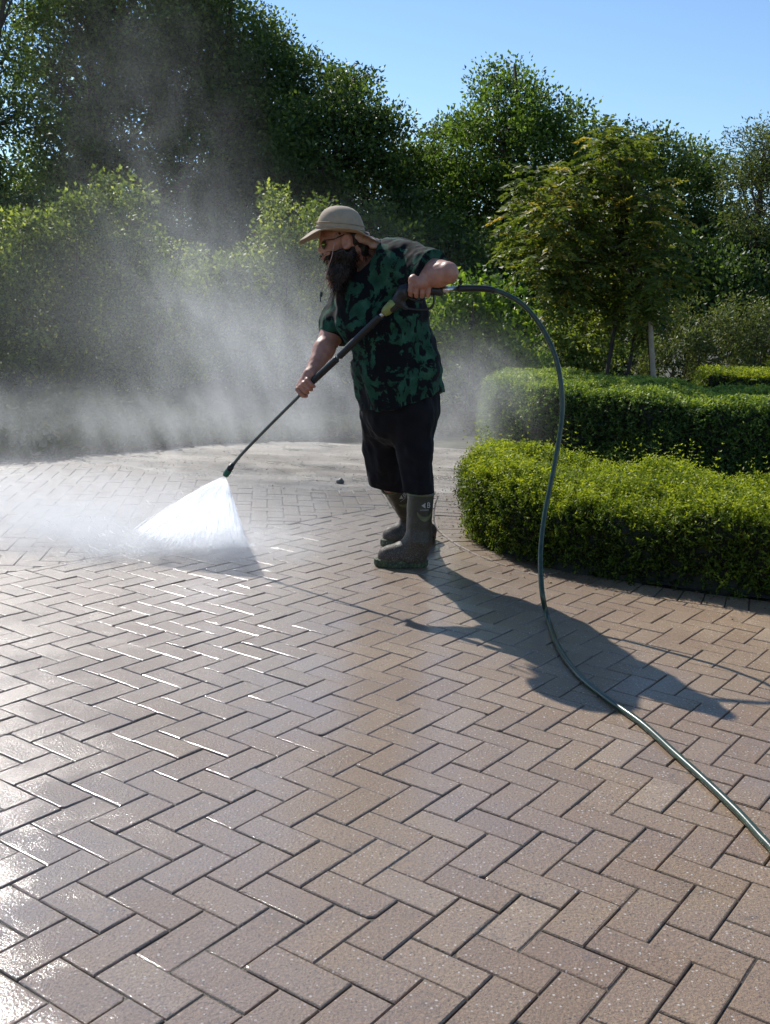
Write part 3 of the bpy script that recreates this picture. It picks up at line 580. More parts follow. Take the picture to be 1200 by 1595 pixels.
M_rub = simple('black_rubber', (.010, .011, .012), .42, sc=40, spec=.5); M_steel = simple('worn_steel', (.55, .54, .52), .28, 1.0, sc=50); M_lance = simple('grey_steel_tube', (.12, .13, .115), .35, .6, sc=30)
M_grn = simple('green_plastic', (.012, .11, .06), .4, sc=30); M_lime = simple('lime_plastic', (.22, .26, .07), .5, sc=40)
person = empty('person', (0.12, 5.35, 0), 'bearded man in khaki hat, green and black tie dye shirt, shorts and rubber boots', 'person')
P = at
# joints
sh_n = P(640, 414, 5.08); el_n = P(698, 424, 4.84); wr_n = P(664, 431, 4.93)
sh_f = P(572, 430, 5.45); el_f = P(518, 520, 5.30); wr_f = P(484, 583, 5.135)
hipc = P(622, 612, 5.33); chest = P(598, 455, 5.27); belly = P(610, 540, 5.30)
head = P(535, 366, 5.13); lanceY = lambda x: float(np.interp(x, [352, 478, 620, 700, 770], [5.30, 5.12, 4.93, 4.90, 4.90]))
LP = lambda x, y: P(x, y, lanceY(x))
B = SDF((-.62, 4.6, .2), (.5, 5.9, 1.72), .0042)
# neck and head
nb = P(592, 410, 5.27); B.cap(nb, P(552, 388, 5.16), .072, .062, .03, (1, .95, 1))
B.ell(head, (.098, .078, .105), .02, rot=None); B.ell(P(519, 378, 5.13), (.062, .058, .07), .03); B.ell(P(517, 396, 5.13), (.048, .045, .045), .03)
B.cap(P(505, 376, 5.12), P(499.5, 389, 5.115), .010, .0135, .008); B.ell(P(503, 391.5, 5.117), (.010, .019, .009), .006)           # nose
B.cap(P(507, 373, 5.085), P(507, 373, 5.155), .012, .012, .012)                                                        # brow
B.ell(P(508, 380, 5.09), (.016, .014, .012), .006, op='sub'); B.ell(P(509.5, 380.5, 5.096), (.013, .013, .011), .003); B.ell(P(509.5, 380.5, 5.15), (.013, .013, .011), .003)
B.cap(P(504, 398.5, 5.10), P(504, 398.5, 5.135), .009, .009, .006); B.cap(P(504, 402.5, 5.10), P(504, 402.5, 5.135), .009, .009, .005); B.cap(P(502, 400.6, 5.085), P(502, 400.6, 5.145), .002, .002, .003, op='sub')
for sy in (-1, 1):                                                                                             # ears
    e = P(541, 377, 5.13)+[0, .078*sy, 0]; B.ell(e, (.026, .011, .036), .006); B.ell(e+[-.004, .012*sy, .002], (.013, .009, .022), .004, op='sub'); B.ell(e+[-.004, .006*sy, -.028], (.011, .008, .011), .005)
# trunk of the body under the clothes
B.cap(chest, belly, .15, .17, .06); B.cap(belly, hipc, .17, .15, .05); B.cap(sh_n, sh_f, .075, .075, .06)
# near arm
B.cap(sh_n, el_n, .060, .046, .03); fm = el_n*.55+wr_n*.45; B.cap(el_n+[-.002, .01, -.008], fm+[0, 0, -.004], .042, .048, .02); B.cap(fm+[0, 0, -.004], wr_n, .048, .039, .03)
B.cap(wr_n, P(645, 436, 4.90), .036, .026, .02); B.cap(wr_n, P(660, 441, 4.885), .037, .030, .02)
# far arm
B.cap(sh_f, el_f, .062, .053, .03); B.cap(el_f, el_f*.6+wr_f*.4, .053, .050, .03); B.cap(el_f*.6+wr_f*.4, wr_f, .050, .030, .02)
# calves inside the boots
knee_n = P(650, 735, 5.25); B.cap(hipc+[.05, -.08, -.02], knee_n, .10, .066, .03); B.cap(knee_n, P(655, 770, 5.25), .060, .057, .02); B.cap(P(655, 770, 5.25), P(654, 800, 5.25), .057, .04, .01)
knee_f = P(601, 725, 5.60); B.cap(hipc+[-.04, .08, -.02], knee_f, .10, .062, .03); B.cap(knee_f, P(612, 757, 5.64), .058, .052, .02); B.cap(P(612, 757, 5.64), P(632, 790, 5.73), .052, .038, .01)
def grip(cen, axis, up, R, sp, fr, wrist, thumb_dir, angs=(8, 62, 118, 172), palm_w=.044):
    """four fingers wrapped round an axis; up is where the knuckles start, side = axis x up"""
    ax = axis/np.linalg.norm(axis); u = up-ax*up.dot(ax); u /= np.linalg.norm(u); sd = np.cross(ax, u)
    if sd[1] > 0: sd = -sd
    q = lambda o, a, r: cen+ax*o+r*(math.cos(math.radians(a))*u+math.sin(math.radians(a))*sd)
    for k in range(4):
        o = (k-1.5)*sp; lf = [.96, 1.04, 1.0, .86][k]; f = fr*[1.0, 1.04, 1.0, .88][k]
        pts = [q(o*.95, angs[0], R+.004), q(o, angs[0]+(angs[1]-angs[0])*lf, R+.003), q(o*1.02, angs[0]+(angs[2]-angs[0])*lf, R), q(o*1.0, angs[0]+(angs[3]-angs[0])*lf, R-.002)]
        rr = [f*1.12, f*1.1, f*1.02, f*.86]
        F_ = SDF(np.min(pts, 0)-.03, np.max(pts, 0)+.03, .0042)
        for i in range(3): B.cap(pts[i], pts[i+1], rr[i], rr[i+1], .0022 if i else .003)
        B.ell(pts[1], (f*1.16,)*3, .003)
    B.cap(q(-1.35*sp, angs[0]-8, R*.86), q(1.35*sp, angs[0]-8, R*.86), .0155, .0145, .008)
    kn = q(0, angs[0]-14, R*.9)
    for o in (-1.1, 0, 1.1): B.cap(q(o*sp, angs[0]-6, R*.9), wrist+ax*o*sp*.45, .0155, .021, .012)
    B.cap(kn, wrist, .024, .029, .02)
    t0 = q(-1.9*sp*thumb_dir, -60, R*.9); t1 = q(-2.3*sp*thumb_dir, -100, R+.004); t2 = q(-1.5*sp*thumb_dir, -150, R+.003)
    B.cap(wrist*.55+kn*.45, t0, .019, .0145, .01); B.cap(t0, t1, .0142, .0125, .004); B.cap(t1, t2, .0125, .0100, .003)
ax_n = LP(680, 455)-LP(634, 449)
grip(LP(655, 451.5), ax_n, np.array([.10, .1, 1.0]), .032, .0262, .0122, wr_n, 1, angs=(15, 68, 118, 165))
ax_f = LP(466, 616)-LP(500, 584)
grip(LP(478, 603), ax_f, np.array([-.55, .35, .55]), .026, .0235, .0112, wr_f, -1, angs=(12, 70, 128, 180))
B.noise(.0012, 60, 60, 60)
link('body', B.mesh('body'), M_skin, person)
# beard, hair
H = SDF((-.52, 4.95, 1.15), (.05, 5.35, 1.72), .0042)
H.cap(P(532, 397, 5.13), P(529, 424, 5.11), .054, .046, .02, (1, .95, 1)); H.cap(P(529, 424, 5.11), P(526, 449, 5.09), .046, .018, .025); H.cap(P(545, 399, 5.10), P(539, 424, 5.10), .030, .028, .03)
H.cap(P(512, 400, 5.10), P(514, 400, 5.14), .020, .020, .015); H.cap(P(503.5, 395.5, 5.095), P(503.5, 395.5, 5.14), .0075, .0075, .004)
H.cap(P(529, 366, 5.068), P(532, 388, 5.075), .015, .034, .012); H.ell(P(535, 396, 5.09), (.058, .045, .045), .02); H.cap(P(536, 366, 5.19), P(535, 398, 5.18), .018, .03, .01)
H.cap(P(557, 372, 5.13), P(565, 393, 5.15), .05, .03, .02); H.ell(P(546, 367, 5.13), (.080, .080, .055), .02)
H.ell(P(541, 377, 5.06), (.030, .026, .042), .004, op='sub'); H.ell(P(520, 378, 5.06), (.055, .03, .045), .008, op='sub'); H.ell(P(505, 384, 5.12), (.04, .06, .033), .004, op='sub')
H.plane(P(535, 364, 5.13), (-.05, 0, 1)); H.noise(.006, 26, 26, 9); H.noise(.004, 70, 70, 22)
hb = link('beard', H.mesh('beard'), M_beard, person)
def strands():
    rs = np.random.RandomState(4); me = hb.data; n = 2600; p, nn = surf_samples(me, n, rs, lambda c_, n_: (c_[:, 2] < 1.545)*1.0)
    d = nn*.55+np.array([0, 0, -1.0])*rs.uniform(.5, 1.1, (n, 1))+rs.normal(0, .22, (n, 3)); L = rs.uniform(.015, .042, n)*(1+.7*(p[:, 2] < 1.36)); V, F, _ = leaf_quads(p-nn*.004, d, L, np.full(n, .0022), rs, None, .05)
    t = np.clip(.30+.9*(p[:, 0] < P(520, 430, 5.1)[0])*(p[:, 2] < P(520, 412, 5.1)[2])*rs.rand(n)+rs.normal(0, .1, n), 0, 1); link('beard_strands', np_mesh('strands', V, F, t), M_hairs, hb)  # lower front strands tinted lighter brown: sunlit edge painted into the hair
strands()
# shirt
S = SDF((-.5, 4.75, .70), (.48, 5.75, 1.62), .0045)
S.cap(P(603, 432, 5.24), P(603, 500, 5.26), .165, .195, .06, (.92, 1.06, 1)); S.cap(P(603, 500, 5.26), P(618, 570, 5.29), .195, .205, .06, (1.02, 1.02, 1)); S.cap(P(618, 570, 5.29), P(626, 625, 5.31), .205, .213, .05, (1.02, .98, 1))
S.cap(P(628, 410, 5.12), sh_f+[0, -.02, .02], .095, .088, .08); S.ell(P(618, 410, 5.2), (.135, .17, .095), .06)
S.cap(sh_n+[0, 0, .004], sh_n*.42+el_n*.58+[.0, 0, -.002], .098, .090, .05); S.cap(sh_n+[0, .03, -.05], sh_n*.35+el_n*.65+[-.01, .02, -.035], .085, .060, .06)
S.cap(sh_f, sh_f*.10+el_f*.90, .095, .088, .05); S.cap(P(553, 432, 5.36), P(538, 500, 5.33), .095, .085, .06)
S.cap(P(556, 440, 5.2), P(562, 500, 5.2), .10, .12, .07)
# sleeve ends
dN = el_n-sh_n; a_ = sh_n+dN*.60
def cutend(s, pt, n, rad):
    n = n/np.linalg.norm(n); sl, X, Y, Z = s.sub(pt-rad, pt+rad); d = -((X-pt[0])*n[0]+(Y-pt[1])*n[1]+(Z-pt[2])*n[2]); r = np.sqrt((X-pt[0])**2+(Y-pt[1])**2+(Z-pt[2])**2)-rad
    s.D[sl] = np.maximum(s.D[sl], -np.maximum(d, r)).astype(np.float32)
cutend(S, a_+[.012, 0, 0], dN+[.03, 0, .02], .18)
dF = el_f-sh_f; cutend(S, P(516, 527, 5.31), dF+[0, 0, -.05], .15)
# neckline: collar plane hole
S.ell(P(566, 399, 5.2), (.085, .085, .105), .012, op='sub', rot=None)
S.cap(P(575, 401, 5.22), P(552, 384, 5.16), .092, .135, .010, op='sub')
h0, h1_ = P(557, 643, 5.3), P(697, 609, 5.3); hd = h1_-h0; S.plane(h0, np.cross(hd, [0, 1, 0])*(-1 if np.cross(hd, [0, 1, 0])[2] > 0 else 1)+[0, -.0, 0])
low = lambda x, y, z: np.clip((1.45-z)/.35, .25, 1)
S.noise(.013, 8, 8, 3.0, 2, low); S.noise(.010, 19, 19, 6, 9, low); S.noise(.005, 34, 34, 26, 4)
S.noise(.010, 5, 5, 22, 7, lambda x, y, z: np.exp(-((z-1.22)/.14)**2)+.6*np.exp(-((z-.98)/.09)**2))
link('shirt', S.mesh('shirt'), M_shirt, person)
# shorts
T_ = SDF((-.32, 4.95, .30), (.42, 5.85, 1.0), .0045)
T_.cap(P(622, 590, 5.33), P(624, 640, 5.33), .18, .185, .04, (1.02, .95, 1)); T_.cap(P(645, 640, 5.25), P(648, 700, 5.25), .120, .092, .05, (.98, 1, 1)); T_.cap(P(648, 700, 5.25), P(654, 772, 5.25), .092, .074, .03, (.99, 1.0, 1))
T_.cap(P(600, 640, 5.42), P(599, 700, 5.52), .122, .104, .05); T_.cap(P(599, 700, 5.52), P(604, 770, 5.62), .104, .092, .03, (1.03, 1, 1))
hn0 = P(632, 764, 5.25); T_.D = T_.D
def hem(s, x0, y0, x1, y1, Y, c_, rad):
    a, b = P(x0, y0, Y), P(x1, y1, Y); n = np.cross(b-a, [0, 1, 0]); n = n/np.linalg.norm(n)*(-1 if n[2] > 0 else 1); sl, X, Yy, Z = s.sub(c_-rad, c_+rad)
    d = (X-a[0])*n[0]+(Yy-a[1])*n[1]+(Z-a[2])*n[2]; r = np.sqrt(((X-c_[0]))**2+((Yy-c_[1]))**2+((Z-c_[2])*.6)**2)-rad*.93; s.D[sl] = np.where(r < 0, np.maximum(s.D[sl], d), s.D[sl])
T_.noise(.012, 13, 13, 2.2, 3); T_.noise(.008, 24, 24, 4, 1); T_.noise(.004, 40, 40, 22, 6)
X_, Y_, Z_ = T_.ax[0][:, None, None], T_.ax[1][None, :, None], T_.ax[2][None, None, :]
hz_n = P(653, 767, 5.25)[2]; hz_f = P(600, 759, 5.62)[2]
split = Y_ < 5.44-.0*X_
T_.D = np.where(split, np.maximum(T_.D, hz_n-Z_), np.maximum(T_.D, hz_f+(X_-P(600, 759, 5.62)[0])*(-.16)-Z_)).astype(np.float32)
link('shorts', T_.mesh('shorts'), M_short, person)
# boots
def boot_mat():
    m = N('muddy_rubber'); o = m.obj(); sx = m.n('SeparateXYZ'); m.l(o, sx.inputs[0]); mud = m.math('ADD', m.math('MULTIPLY', sx.outputs[2], -4.2), m.math('MULTIPLY_ADD', m.noise(60, 4, .7), 2.2, -.10), clamp=True)
    base = m.ramp(m.noise(25, 3), [(.3, (.030, .028, .019)), (.7, (.050, .045, .030))]); mc = m.ramp(m.noise(190, 3, .7), [(.35, (.03, .022, .016)), (.55, (.10, .075, .055)), (.7, (.30, .26, .22))])
    m.set(col=m.mix(mud, base, mc), rough=m.math('MULTIPLY_ADD', mud, .3, .45), spec=.4); m.bump(m.noise(160, 4), .5, .003); return m.m
M_boot = boot_mat(); M_sole = N('muddy_sole'); M_sole.set(col=M_sole.ramp(M_sole.noise(75, 4, .7), [(.36, (.025, .025, .018)), (.5, (.045, .065, .026)), (.68, (.14, .16, .08))]), rough=.7); M_sole.bump(M_sole.noise(90, 4), .8, .006); M_sole = M_sole.m
M_band = simple('khaki_rubber', (.10, .115, .05), .5, sc=40); M_mark = simple('pale_print', (.42, .42, .38), .6)
def boot(label, top, ankle, heel, toe, r_top, r_ank, floor=0.0, lift=0.0):
    heel, toe, top, ankle = map(np.array, (heel, toe, top, ankle)); d = toe-heel; d = d/np.linalg.norm(d); sdv = np.array([-d[1], d[0], 0])
    lo = np.min([heel, toe, top, ankle], 0)-.12; hi = np.max([heel, toe, top, ankle], 0)+.12; b = SDF(lo, hi, .004)
    b.cap(top, ankle, r_top, r_ank, .02); b.cap(ankle, heel+d*.075+[0, 0, .055], r_ank, .050, .03); b.cap(heel+d*.05+[0, 0, .055], toe-d*.055+[0, 0, .050], .050, .046, .035); b.cap(ankle-[0, 0, .03], toe-d*.09+[0, 0, .062], .052, .044, .04)
    n = top-ankle; n = n/np.linalg.norm(n); b.plane(top, n); b.D = np.maximum(b.D, (lift+.03-b.ax[2])[None, None, :]+0*b.D).astype(np.float32)
    b.noise(.005, 15, 15, 38, 2, lambda x, y, z: np.exp(-((z-lift-.13)/.06)**2)); b.noise(.0018, 40, 40, 40)
    o = link('boot', b.mesh('boot'), M_boot, person); tag(o, label)
    mb = MB(); V = []; m = 44
    for k in range(m):                      # sole outline with lugs
        t = 2*math.pi*k/m; L = np.linalg.norm(toe-heel)/2+.006; c_ = (toe+heel)/2; wd = (.052 if math.cos(t) > 0 else .044)-.004*abs(math.cos(t)); lug = .003*(k % 2)
        V.append(c_+d*math.copysign(abs(math.cos(t))**.72, math.cos(t))*(L+lug)+sdv*math.copysign(abs(math.sin(t))**.8, math.sin(t))*(wd+lug))
    V = np.array(V); z0, z1 = lift, lift+.040; rim = V-(V-(toe+heel)/2)*.05
    R_ = [np.c_[rim[:, :2], np.full(m, z0+.001)], np.c_[V[:, :2], np.full(m, z0+.010)], np.c_[V[:, :2], np.full(m, z1-.004)], np.c_[rim[:, :2], np.full(m, z1)]]
    mb.add(np.vstack(R_), [(r*m+k, r*m+(k+1) % m, (r+1)*m+(k+1) % m, (r+1)*m+k) for r in range(3) for k in range(m)]+[tuple(range(m-1, -1, -1)), tuple(3*m+k for k in range(m))]); link('sole', mb.mesh('sole'), M_sole, o)
    mb = MB(); a = np.cross(n, [0, 1, 0]); a /= np.linalg.norm(a); bb = np.cross(n, a); ring = [top+n*.002+(a*math.cos(t)+bb*math.sin(t))*(r_top+.001) for t in np.linspace(0, 2*math.pi, 33)]; tube(mb, ring, .0048, 6, cap=False); link('cuff', mb.mesh('cuff', True), M_band, o)
    # khaki crescent, pale mark and letter on the side of the shaft
    def wrap(th, h, r_=.0016): return top-n*h+(math.cos(th)*a+math.sin(th)*bb)*(r_top+(r_ank-r_top)*h/np.linalg.norm(top-ankle)+r_)
    th0 = math.atan2(np.dot([0.25, -1, 0], bb), np.dot([0.25, -1, 0], a))
    def patch(name, poly, mat, r_):
        mb = MB(); mb.add([wrap(th0+u, h, r_) for u, h in poly], [tuple(range(len(poly)))]); link(name, mb.mesh(name), mat, o)
    sgn = 1 if wrap(th0+.3, .1)[0] > wrap(th0, .1)[0] else -1
    for k in range(10):
        u0, u1 = -.62+.124*k, -.62+.124*(k+1); f0, f1 = 1-(u0/.62)**2, 1-(u1/.62)**2
        cres.append((o, [wrap(th0+sgn*(u0+.15), .088+.026*f0-.010, .004), wrap(th0+sgn*(u1+.15), .088+.026*f1-.010, .004), wrap(th0+sgn*(u1+.15), .088+.034*f1+.006, .004), wrap(th0+sgn*(u0+.15), .088+.034*f0+.006, .004)]))
    mb = MB()
    for oo, q in cres: mb.add(q, [(0, 1, 2, 3)])
    cres.clear(); link('crescent_band', mb.mesh('band'), M_band, o)
    dk = [(sgn*(.18), .030), (sgn*.52, .030), (sgn*.52, .062), (sgn*.18, .062)]; patch('emblem_patch', dk, M_rub, .0045)
    patch('emblem', [(sgn*(-.18), .046), (sgn*(.12), .032), (sgn*.10, .046), (sgn*.14, .060), (sgn*.02, .056)], M_mark, .0045); patch('emblem_line', [(sgn*-.25, .0685), (sgn*.40, .0685), (sgn*.40, .0705), (sgn*-.25, .0705)], M_mark, .0045)
    cu = bpy.data.curves.new('letter', 'FONT'); cu.body = 'B'; cu.size = .040; cu.align_x = 'CENTER'; cu.align_y = 'CENTER'; cu.extrude = .0004; to = bpy.data.objects.new('tmp', cu); COL.objects.link(to)
    me = bpy.data.meshes.new_from_object(to.evaluated_get(bpy.context.evaluated_depsgraph_get())); bpy.data.objects.remove(to)
    pc = wrap(th0+sgn*.35, .046, .0062); out = (pc-(top-n*.046)); out -= n*out.dot(n); out /= np.linalg.norm(out); xx = np.cross(n, out)
    Mx = np.stack([xx, n, out], 1)
    for v in me.vertices: v.co = Vector(Mx@np.array(v.co)+pc)
    link('letter', me, M_mark, o)
cres = []
hl, te = gp(668, 880), gp(594, 876); hl = np.array([.222, 5.275, 0]); te = np.array([-.035, 5.245, 0])
boot('boot nearer the camera, muddy with a green sole', P(655.5, 769, 5.25), P(652, 840, 5.255), hl, te, .0665, .062)
hf = np.array([.285, 5.93, 0]); tf = np.array([-.005, 5.70, 0])
boot('boot farther from the camera, wet and cleaner', P(612, 757, 5.64), P(643, 812, 5.80), hf, tf, .062, .054)
# hat
def hat():
    c_ = P(529.5, 361.5, 5.13); V = []; F = []; n = 72
    prof = [(1.0, 0), (1.0, .010), (.985, .022), (.95, .040), (.885, .060), (.79, .079), (.66, .096), (.48, .109), (.28, .116), (.1, .118)]
    rx, ry = .114, .102; tilt = -.035
    def T(p): return (c_[0]+p[0]*math.cos(tilt)-p[2]*math.sin(tilt), c_[1]+p[1], c_[2]+p[0]*math.sin(tilt)*1.0+p[2]*math.cos(tilt))
    for s_, z in prof:
        for k in range(n):
            t = 2*math.pi*k/n; w_ = 1+.018*math.sin(5*t+z*40)*(z > .02)+.008*math.sin(11*t+z*90)*(z > .02); V.append(T((rx*s_*w_*math.cos(t), ry*s_*w_*math.sin(t), z)))
    m = len(prof); F = [(i*n+k, i*n+(k+1) % n, (i+1)*n+(k+1) % n, (i+1)*n+k) for i in range(m-1) for k in range(n)]; F.append(tuple((m-1)*n+k for k in range(n)))
    mb = MB(); mb.add(V, F); mb_ = mb.mesh('crown', True); o = link('hat', mb_, M_hat, person); tag(o, 'khaki sun hat with a wide drooping brim')
    mb = MB(); rows = 14; Vt = []
    for i in range(rows):
        q = i/(rows-1)
        for k in range(n):
            t = 2*math.pi*k/n; cx, sy = math.cos(t), math.sin(t)
            ext = (.070 if cx < 0 else .076)+.006*abs(sy); fx = rx*1.0+ext*q; fy = ry+ext*q*1.02
            dr = (.068 if cx < 0 else .036)*abs(cx)**1.6*q**1.25+.004*q*math.sin(3*t+1)+.0035*q*math.sin(7*t)-.012*abs(sy)**3*q
            Vt.append((fx*cx, fy*sy, .002-dr))
    nb_ = len(Vt); up = [T(p) for p in Vt]; dn = [T((p[0], p[1], p[2]-.0045)) for p in Vt]
    Fq = [(i*n+k, i*n+(k+1) % n, (i+1)*n+(k+1) % n, (i+1)*n+k) for i in range(rows-1) for k in range(n)]
    Fd = [tuple(nb_+q for q in f[::-1]) for f in Fq]; Fe = [((rows-1)*n+k, (rows-1)*n+(k+1) % n, nb_+(rows-1)*n+(k+1) % n, nb_+(rows-1)*n+k) for k in range(n)]
    mb.add(up+dn, Fq+Fd+Fe); link('brim', mb.mesh('brim', True), M_hat, o)
    mb = MB()
    for z, s_ in ((.014, 1.012), (.034, .998)):
        tube(mb, [T((rx*s_*math.cos(t), ry*s_*math.sin(t), z)) for t in np.linspace(0, 2*math.pi, 60)], .0022, 5, cap=False)
    link('hat_band', mb.mesh('band', True), M_hat, o)
    # folded neck flap behind the head
    f = SDF(P(590, 400, 5.0)-[.18, .1, .05], P(590, 360, 5.25)+[.05, .1, .03], .004)
    f.cap(P(562, 371, 5.09), P(584, 379, 5.12), .020, .020, .02, (1, 1, 1)); f.cap(P(584, 379, 5.12), P(587, 377, 5.2), .020, .018, .02); f.cap(P(556, 367, 5.07), P(570, 368, 5.16), .016, .022, .02); f.noise(.006, 40, 40, 40, 3)
    link('neck_flap', f.mesh('flap'), M_flap, o)
    mb = MB(); cd = [P(525, 363, 5.055), P(520, 384, 5.03), P(517, 400, 5.03), P(512, 415, 5.05), P(507, 435, 5.07), P(500, 457, 5.08)]; tube(mb, catmull(cd, 6), .0022, 6)
    cd2 = [P(519, 364, 5.20), P(512, 385, 5.15), P(513, 405, 5.09), P(507, 432, 5.085), P(500.5, 457, 5.085)]; tube(mb, catmull(cd2, 6), .0018, 6); link('chin_cord', mb.mesh('cord', True), M_flap, o)
    mb = MB(); tube(mb, [P(501, 455, 5.083), P(500, 462, 5.083)], [.0065, .0075], 8); tube(mb, [P(500, 462, 5.083), P(499.5, 470, 5.083)], [.0025, .0035], 6); link('cord_toggle', mb.mesh('toggle'), M_rub, o)
hat()
def glasses():
    o = None; M_l = simple('mirrored_lens', (.12, .16, .015), .10, .75, sc=10, bump=0.0); c_ = P(505.5, 380, 5.12)
    mb = MB()
    for sy in (-1, 1):
        V = [];  n = 14; cy_ = c_+[0, .034*sy, 0]
        for r_ in (1.0, .6, .001):
            for k in range(n):
                t = 2*math.pi*k/n; y = .029*r_*math.cos(t); z = .021*r_*math.sin(t)+(-.003); V.append(cy_+[-.010*(1-r_*r_)-.006+.012*((y*sy+.03)/.06)**2+.3*z*.2, y, z])
        mb.add(V, [(i*n+k, i*n+(k+1) % n, (i+1)*n+(k+1) % n, (i+1)*n+k) for i in range(2) for k in range(n)])
    o = link('sunglasses', mb.mesh('lens', True), M_l, person); mb = MB()
    for sy in (-1, 1):
        cy_ = c_+[0, .034*sy, 0]; tube(mb, [cy_+[-.004+.014*((.029*math.cos(t)*sy+.03)/.06)**2, .030*math.cos(t), .022*math.sin(t)-.003] for t in np.linspace(0, 2*math.pi, 22)], .0022, 6, cap=False)
        tube(mb, [c_+[.010, .064*sy, .014], c_+[.05, .077*sy, .020], P(538, 367, 5.13)+[0, .082*sy, 0]], .0026, 6)
    tube(mb, [c_+[-.006, -.008, .006], c_+[-.010, 0, .008], c_+[-.006, .008, .006]], .0022, 6); link('frame', mb.mesh('frame', True), M_rub, o)
glasses()
# ------------------------------------------------------------------ lance
lance = empty('pressure_washer_lance', tuple(LP(655, 451)), 'black pressure washer gun and long lance with a green nozzle, held in both hands', 'lance')
g = SDF(P(596, 500, 4.86)-[.02, 0, .0], P(705, 430, 5.0)+[.02, .02, .02], .0035)
g.cap(LP(612, 478), LP(629, 455), .026, .031, .012, (1, .8, 1)); g.cap(LP(629, 455), LP(636, 450), .031, .022, .012, (1, .8, 1)); g.cap(LP(636, 450), LP(684, 452), .0175, .0165, .008); g.cap(LP(672, 452), LP(686, 457), .020, .013, .01); g.cap(LP(622, 470), LP(634, 480), .020, .010, .01, (1, .7, 1))
g.noise(.0012, 70, 70, 70); link('gun_body', g.mesh('gun'), M_rub, lance)
mb = MB(); tube(mb, catmull([LP(630, 479), LP(645, 481.5), LP(662, 482), LP(671, 479.5), LP(675.5, 473), LP(676, 464), LP(675, 456)], 6), .0052, 8); link('trigger_guard', mb.mesh('guard', True), M_rub, lance)
mb = MB(); tube(mb, catmull([LP(634, 462), LP(645, 467), LP(658, 471)], 5), .0055, 8); link('trigger', mb.mesh('trigger', True), M_rub, lance)
mb = MB(); tube(mb, [LP(684, 452), LP(690, 451.5), LP(690.2, 451.5), LP(699, 450.8), LP(699.2, 450.8), LP(706, 450), LP(706.2, 450), LP(714, 449.5)], [.0125, .0125, .0155, .0155, .0125, .0125, .0105, .0105], 14); link('swivel_connector', mb.mesh('connector', True), M_steel, lance)
mb = MB(); tube(mb, [LP(598, 488.5), LP(602, 484.5), LP(611, 475.5), LP(616, 470)], [.016, .023, .025, .022], 14); link('collar', mb.mesh('collar', True), M_lime, lance)
mb = MB(); tube(mb, [LP(592, 493.5), LP(599, 487)], .011, 12); link('steel_nut', mb.mesh('nut', True), M_steel, lance)
def ribbed(x0, y0, x1, y1, r, name):
    mb = MB(); a, b = LP(x0, y0), LP(x1, y1); L = np.linalg.norm(b-a); n = int(L/.0045); pts = []; rr = []
    for k in range(n+1): pts.append(a+(b-a)*k/n); rr.append(r*(1.0 if k % 2 else .90))
    rr[0] = r*.7; rr[-1] = r*.8; tube(mb, pts, rr, 14); link(name, mb.mesh(name, True), M_rub, lance)
ribbed(593, 492, 528, 556, .0175, 'grip_sleeve'); ribbed(525.5, 558.5, 481, 600, .0172, 'grip_sleeve')
mb = MB(); tube(mb, catmull([LP(594, 491), LP(530, 554), LP(465, 618), LP(415, 668), LP(380, 704), LP(368, 718), LP(361, 727)], 6), .0078, 10); link('wand', mb.mesh('wand', True), M_lance, lance)
mb = MB(); tube(mb, [LP(364, 722), LP(361, 726), LP(360.8, 726.3), LP(356.5, 733)], [.011, .0125, .0155, .0150], 12); link('nozzle_holder', mb.mesh('holder', True), M_rub, lance)
mb = MB(); tube(mb, [LP(357.5, 731.5), LP(356.5, 733), LP(352, 739.5), LP(350.5, 742)], [.014, .0165, .0165, .012], 12); link('nozzle', mb.mesh('nozzle', True), M_grn, lance)
# hose
def hose_mat():
    m = N('green_hose'); m.set(col=m.ramp(m.noise(40, 3, .6), [(.35, (.013, .028, .014)), (.65, (.032, .060, .030))]), rough=.28, spec=.6); m.bump(m.noise(150, 3), .2, .001); return m.m
gpz = lambda x, y: gp(x, y, .0115)
hp = [P(714, 449.5, 4.90), P(738, 449, 4.90), P(762, 450.5, 4.895), P(785, 457, 4.88), P(815, 475, 4.86), P(842, 507, 4.84), P(862, 547, 4.81), P(873, 590, 4.78), P(876, 640, 4.75), P(870, 690, 4.71), P(859, 750, 4.66), P(849, 800, 4.61), P(843, 850, 4.55), P(842.5, 885, 4.49)]
g0 = gpz(854, 965); hp += [P(845, 925, (hp[-1][1]+g0[1])/2-.01), g0, gpz(870, 1008), gpz(900, 1050), gpz(940, 1084), gpz(1000, 1127), gpz(1050, 1172), gpz(1100, 1217), gpz(1150, 1265), gpz(1182, 1300), gpz(1215, 1338), gpz(1290, 1450), gpz(1420, 1620)]
hose = empty('hose', tuple(g0), 'dark green rubber hose arching from the gun and lying across the paving', 'hose')
mb = MB(); tube(mb, catmull(hp[2:], 8), .0112, 12); link('hose_tube', mb.mesh('hose', True), hose_mat(), hose)
mb = MB(); pts = catmull(hp[:4], 8)[:20]; tube(mb, pts, np.linspace(.0165, .0145, len(pts)), 12); link('bend_guard', mb.mesh('guard', True), M_rub, hose)
# stone on the far paving
r = SDF((-.40, 7.7, -.02), (-.28, 7.88, .09), .004); c_ = gp(530, 754); r = SDF(c_-[.06, .06, .02], c_+[.06, .06, .08], .003); r.ell(c_+[0, 0, .016], (.030, .022, .022), .01); r.ell(c_+[.008, 0, .028], (.018, .018, .014), .01); r.noise(.006, 45, 45, 45)
tag(link('stone', r.mesh('stone', False), simple('dark_stone', (.05, .048, .045), .4, sc=60)), 'small dark wet stone lying alone on the far paving left of the boots', 'stone')
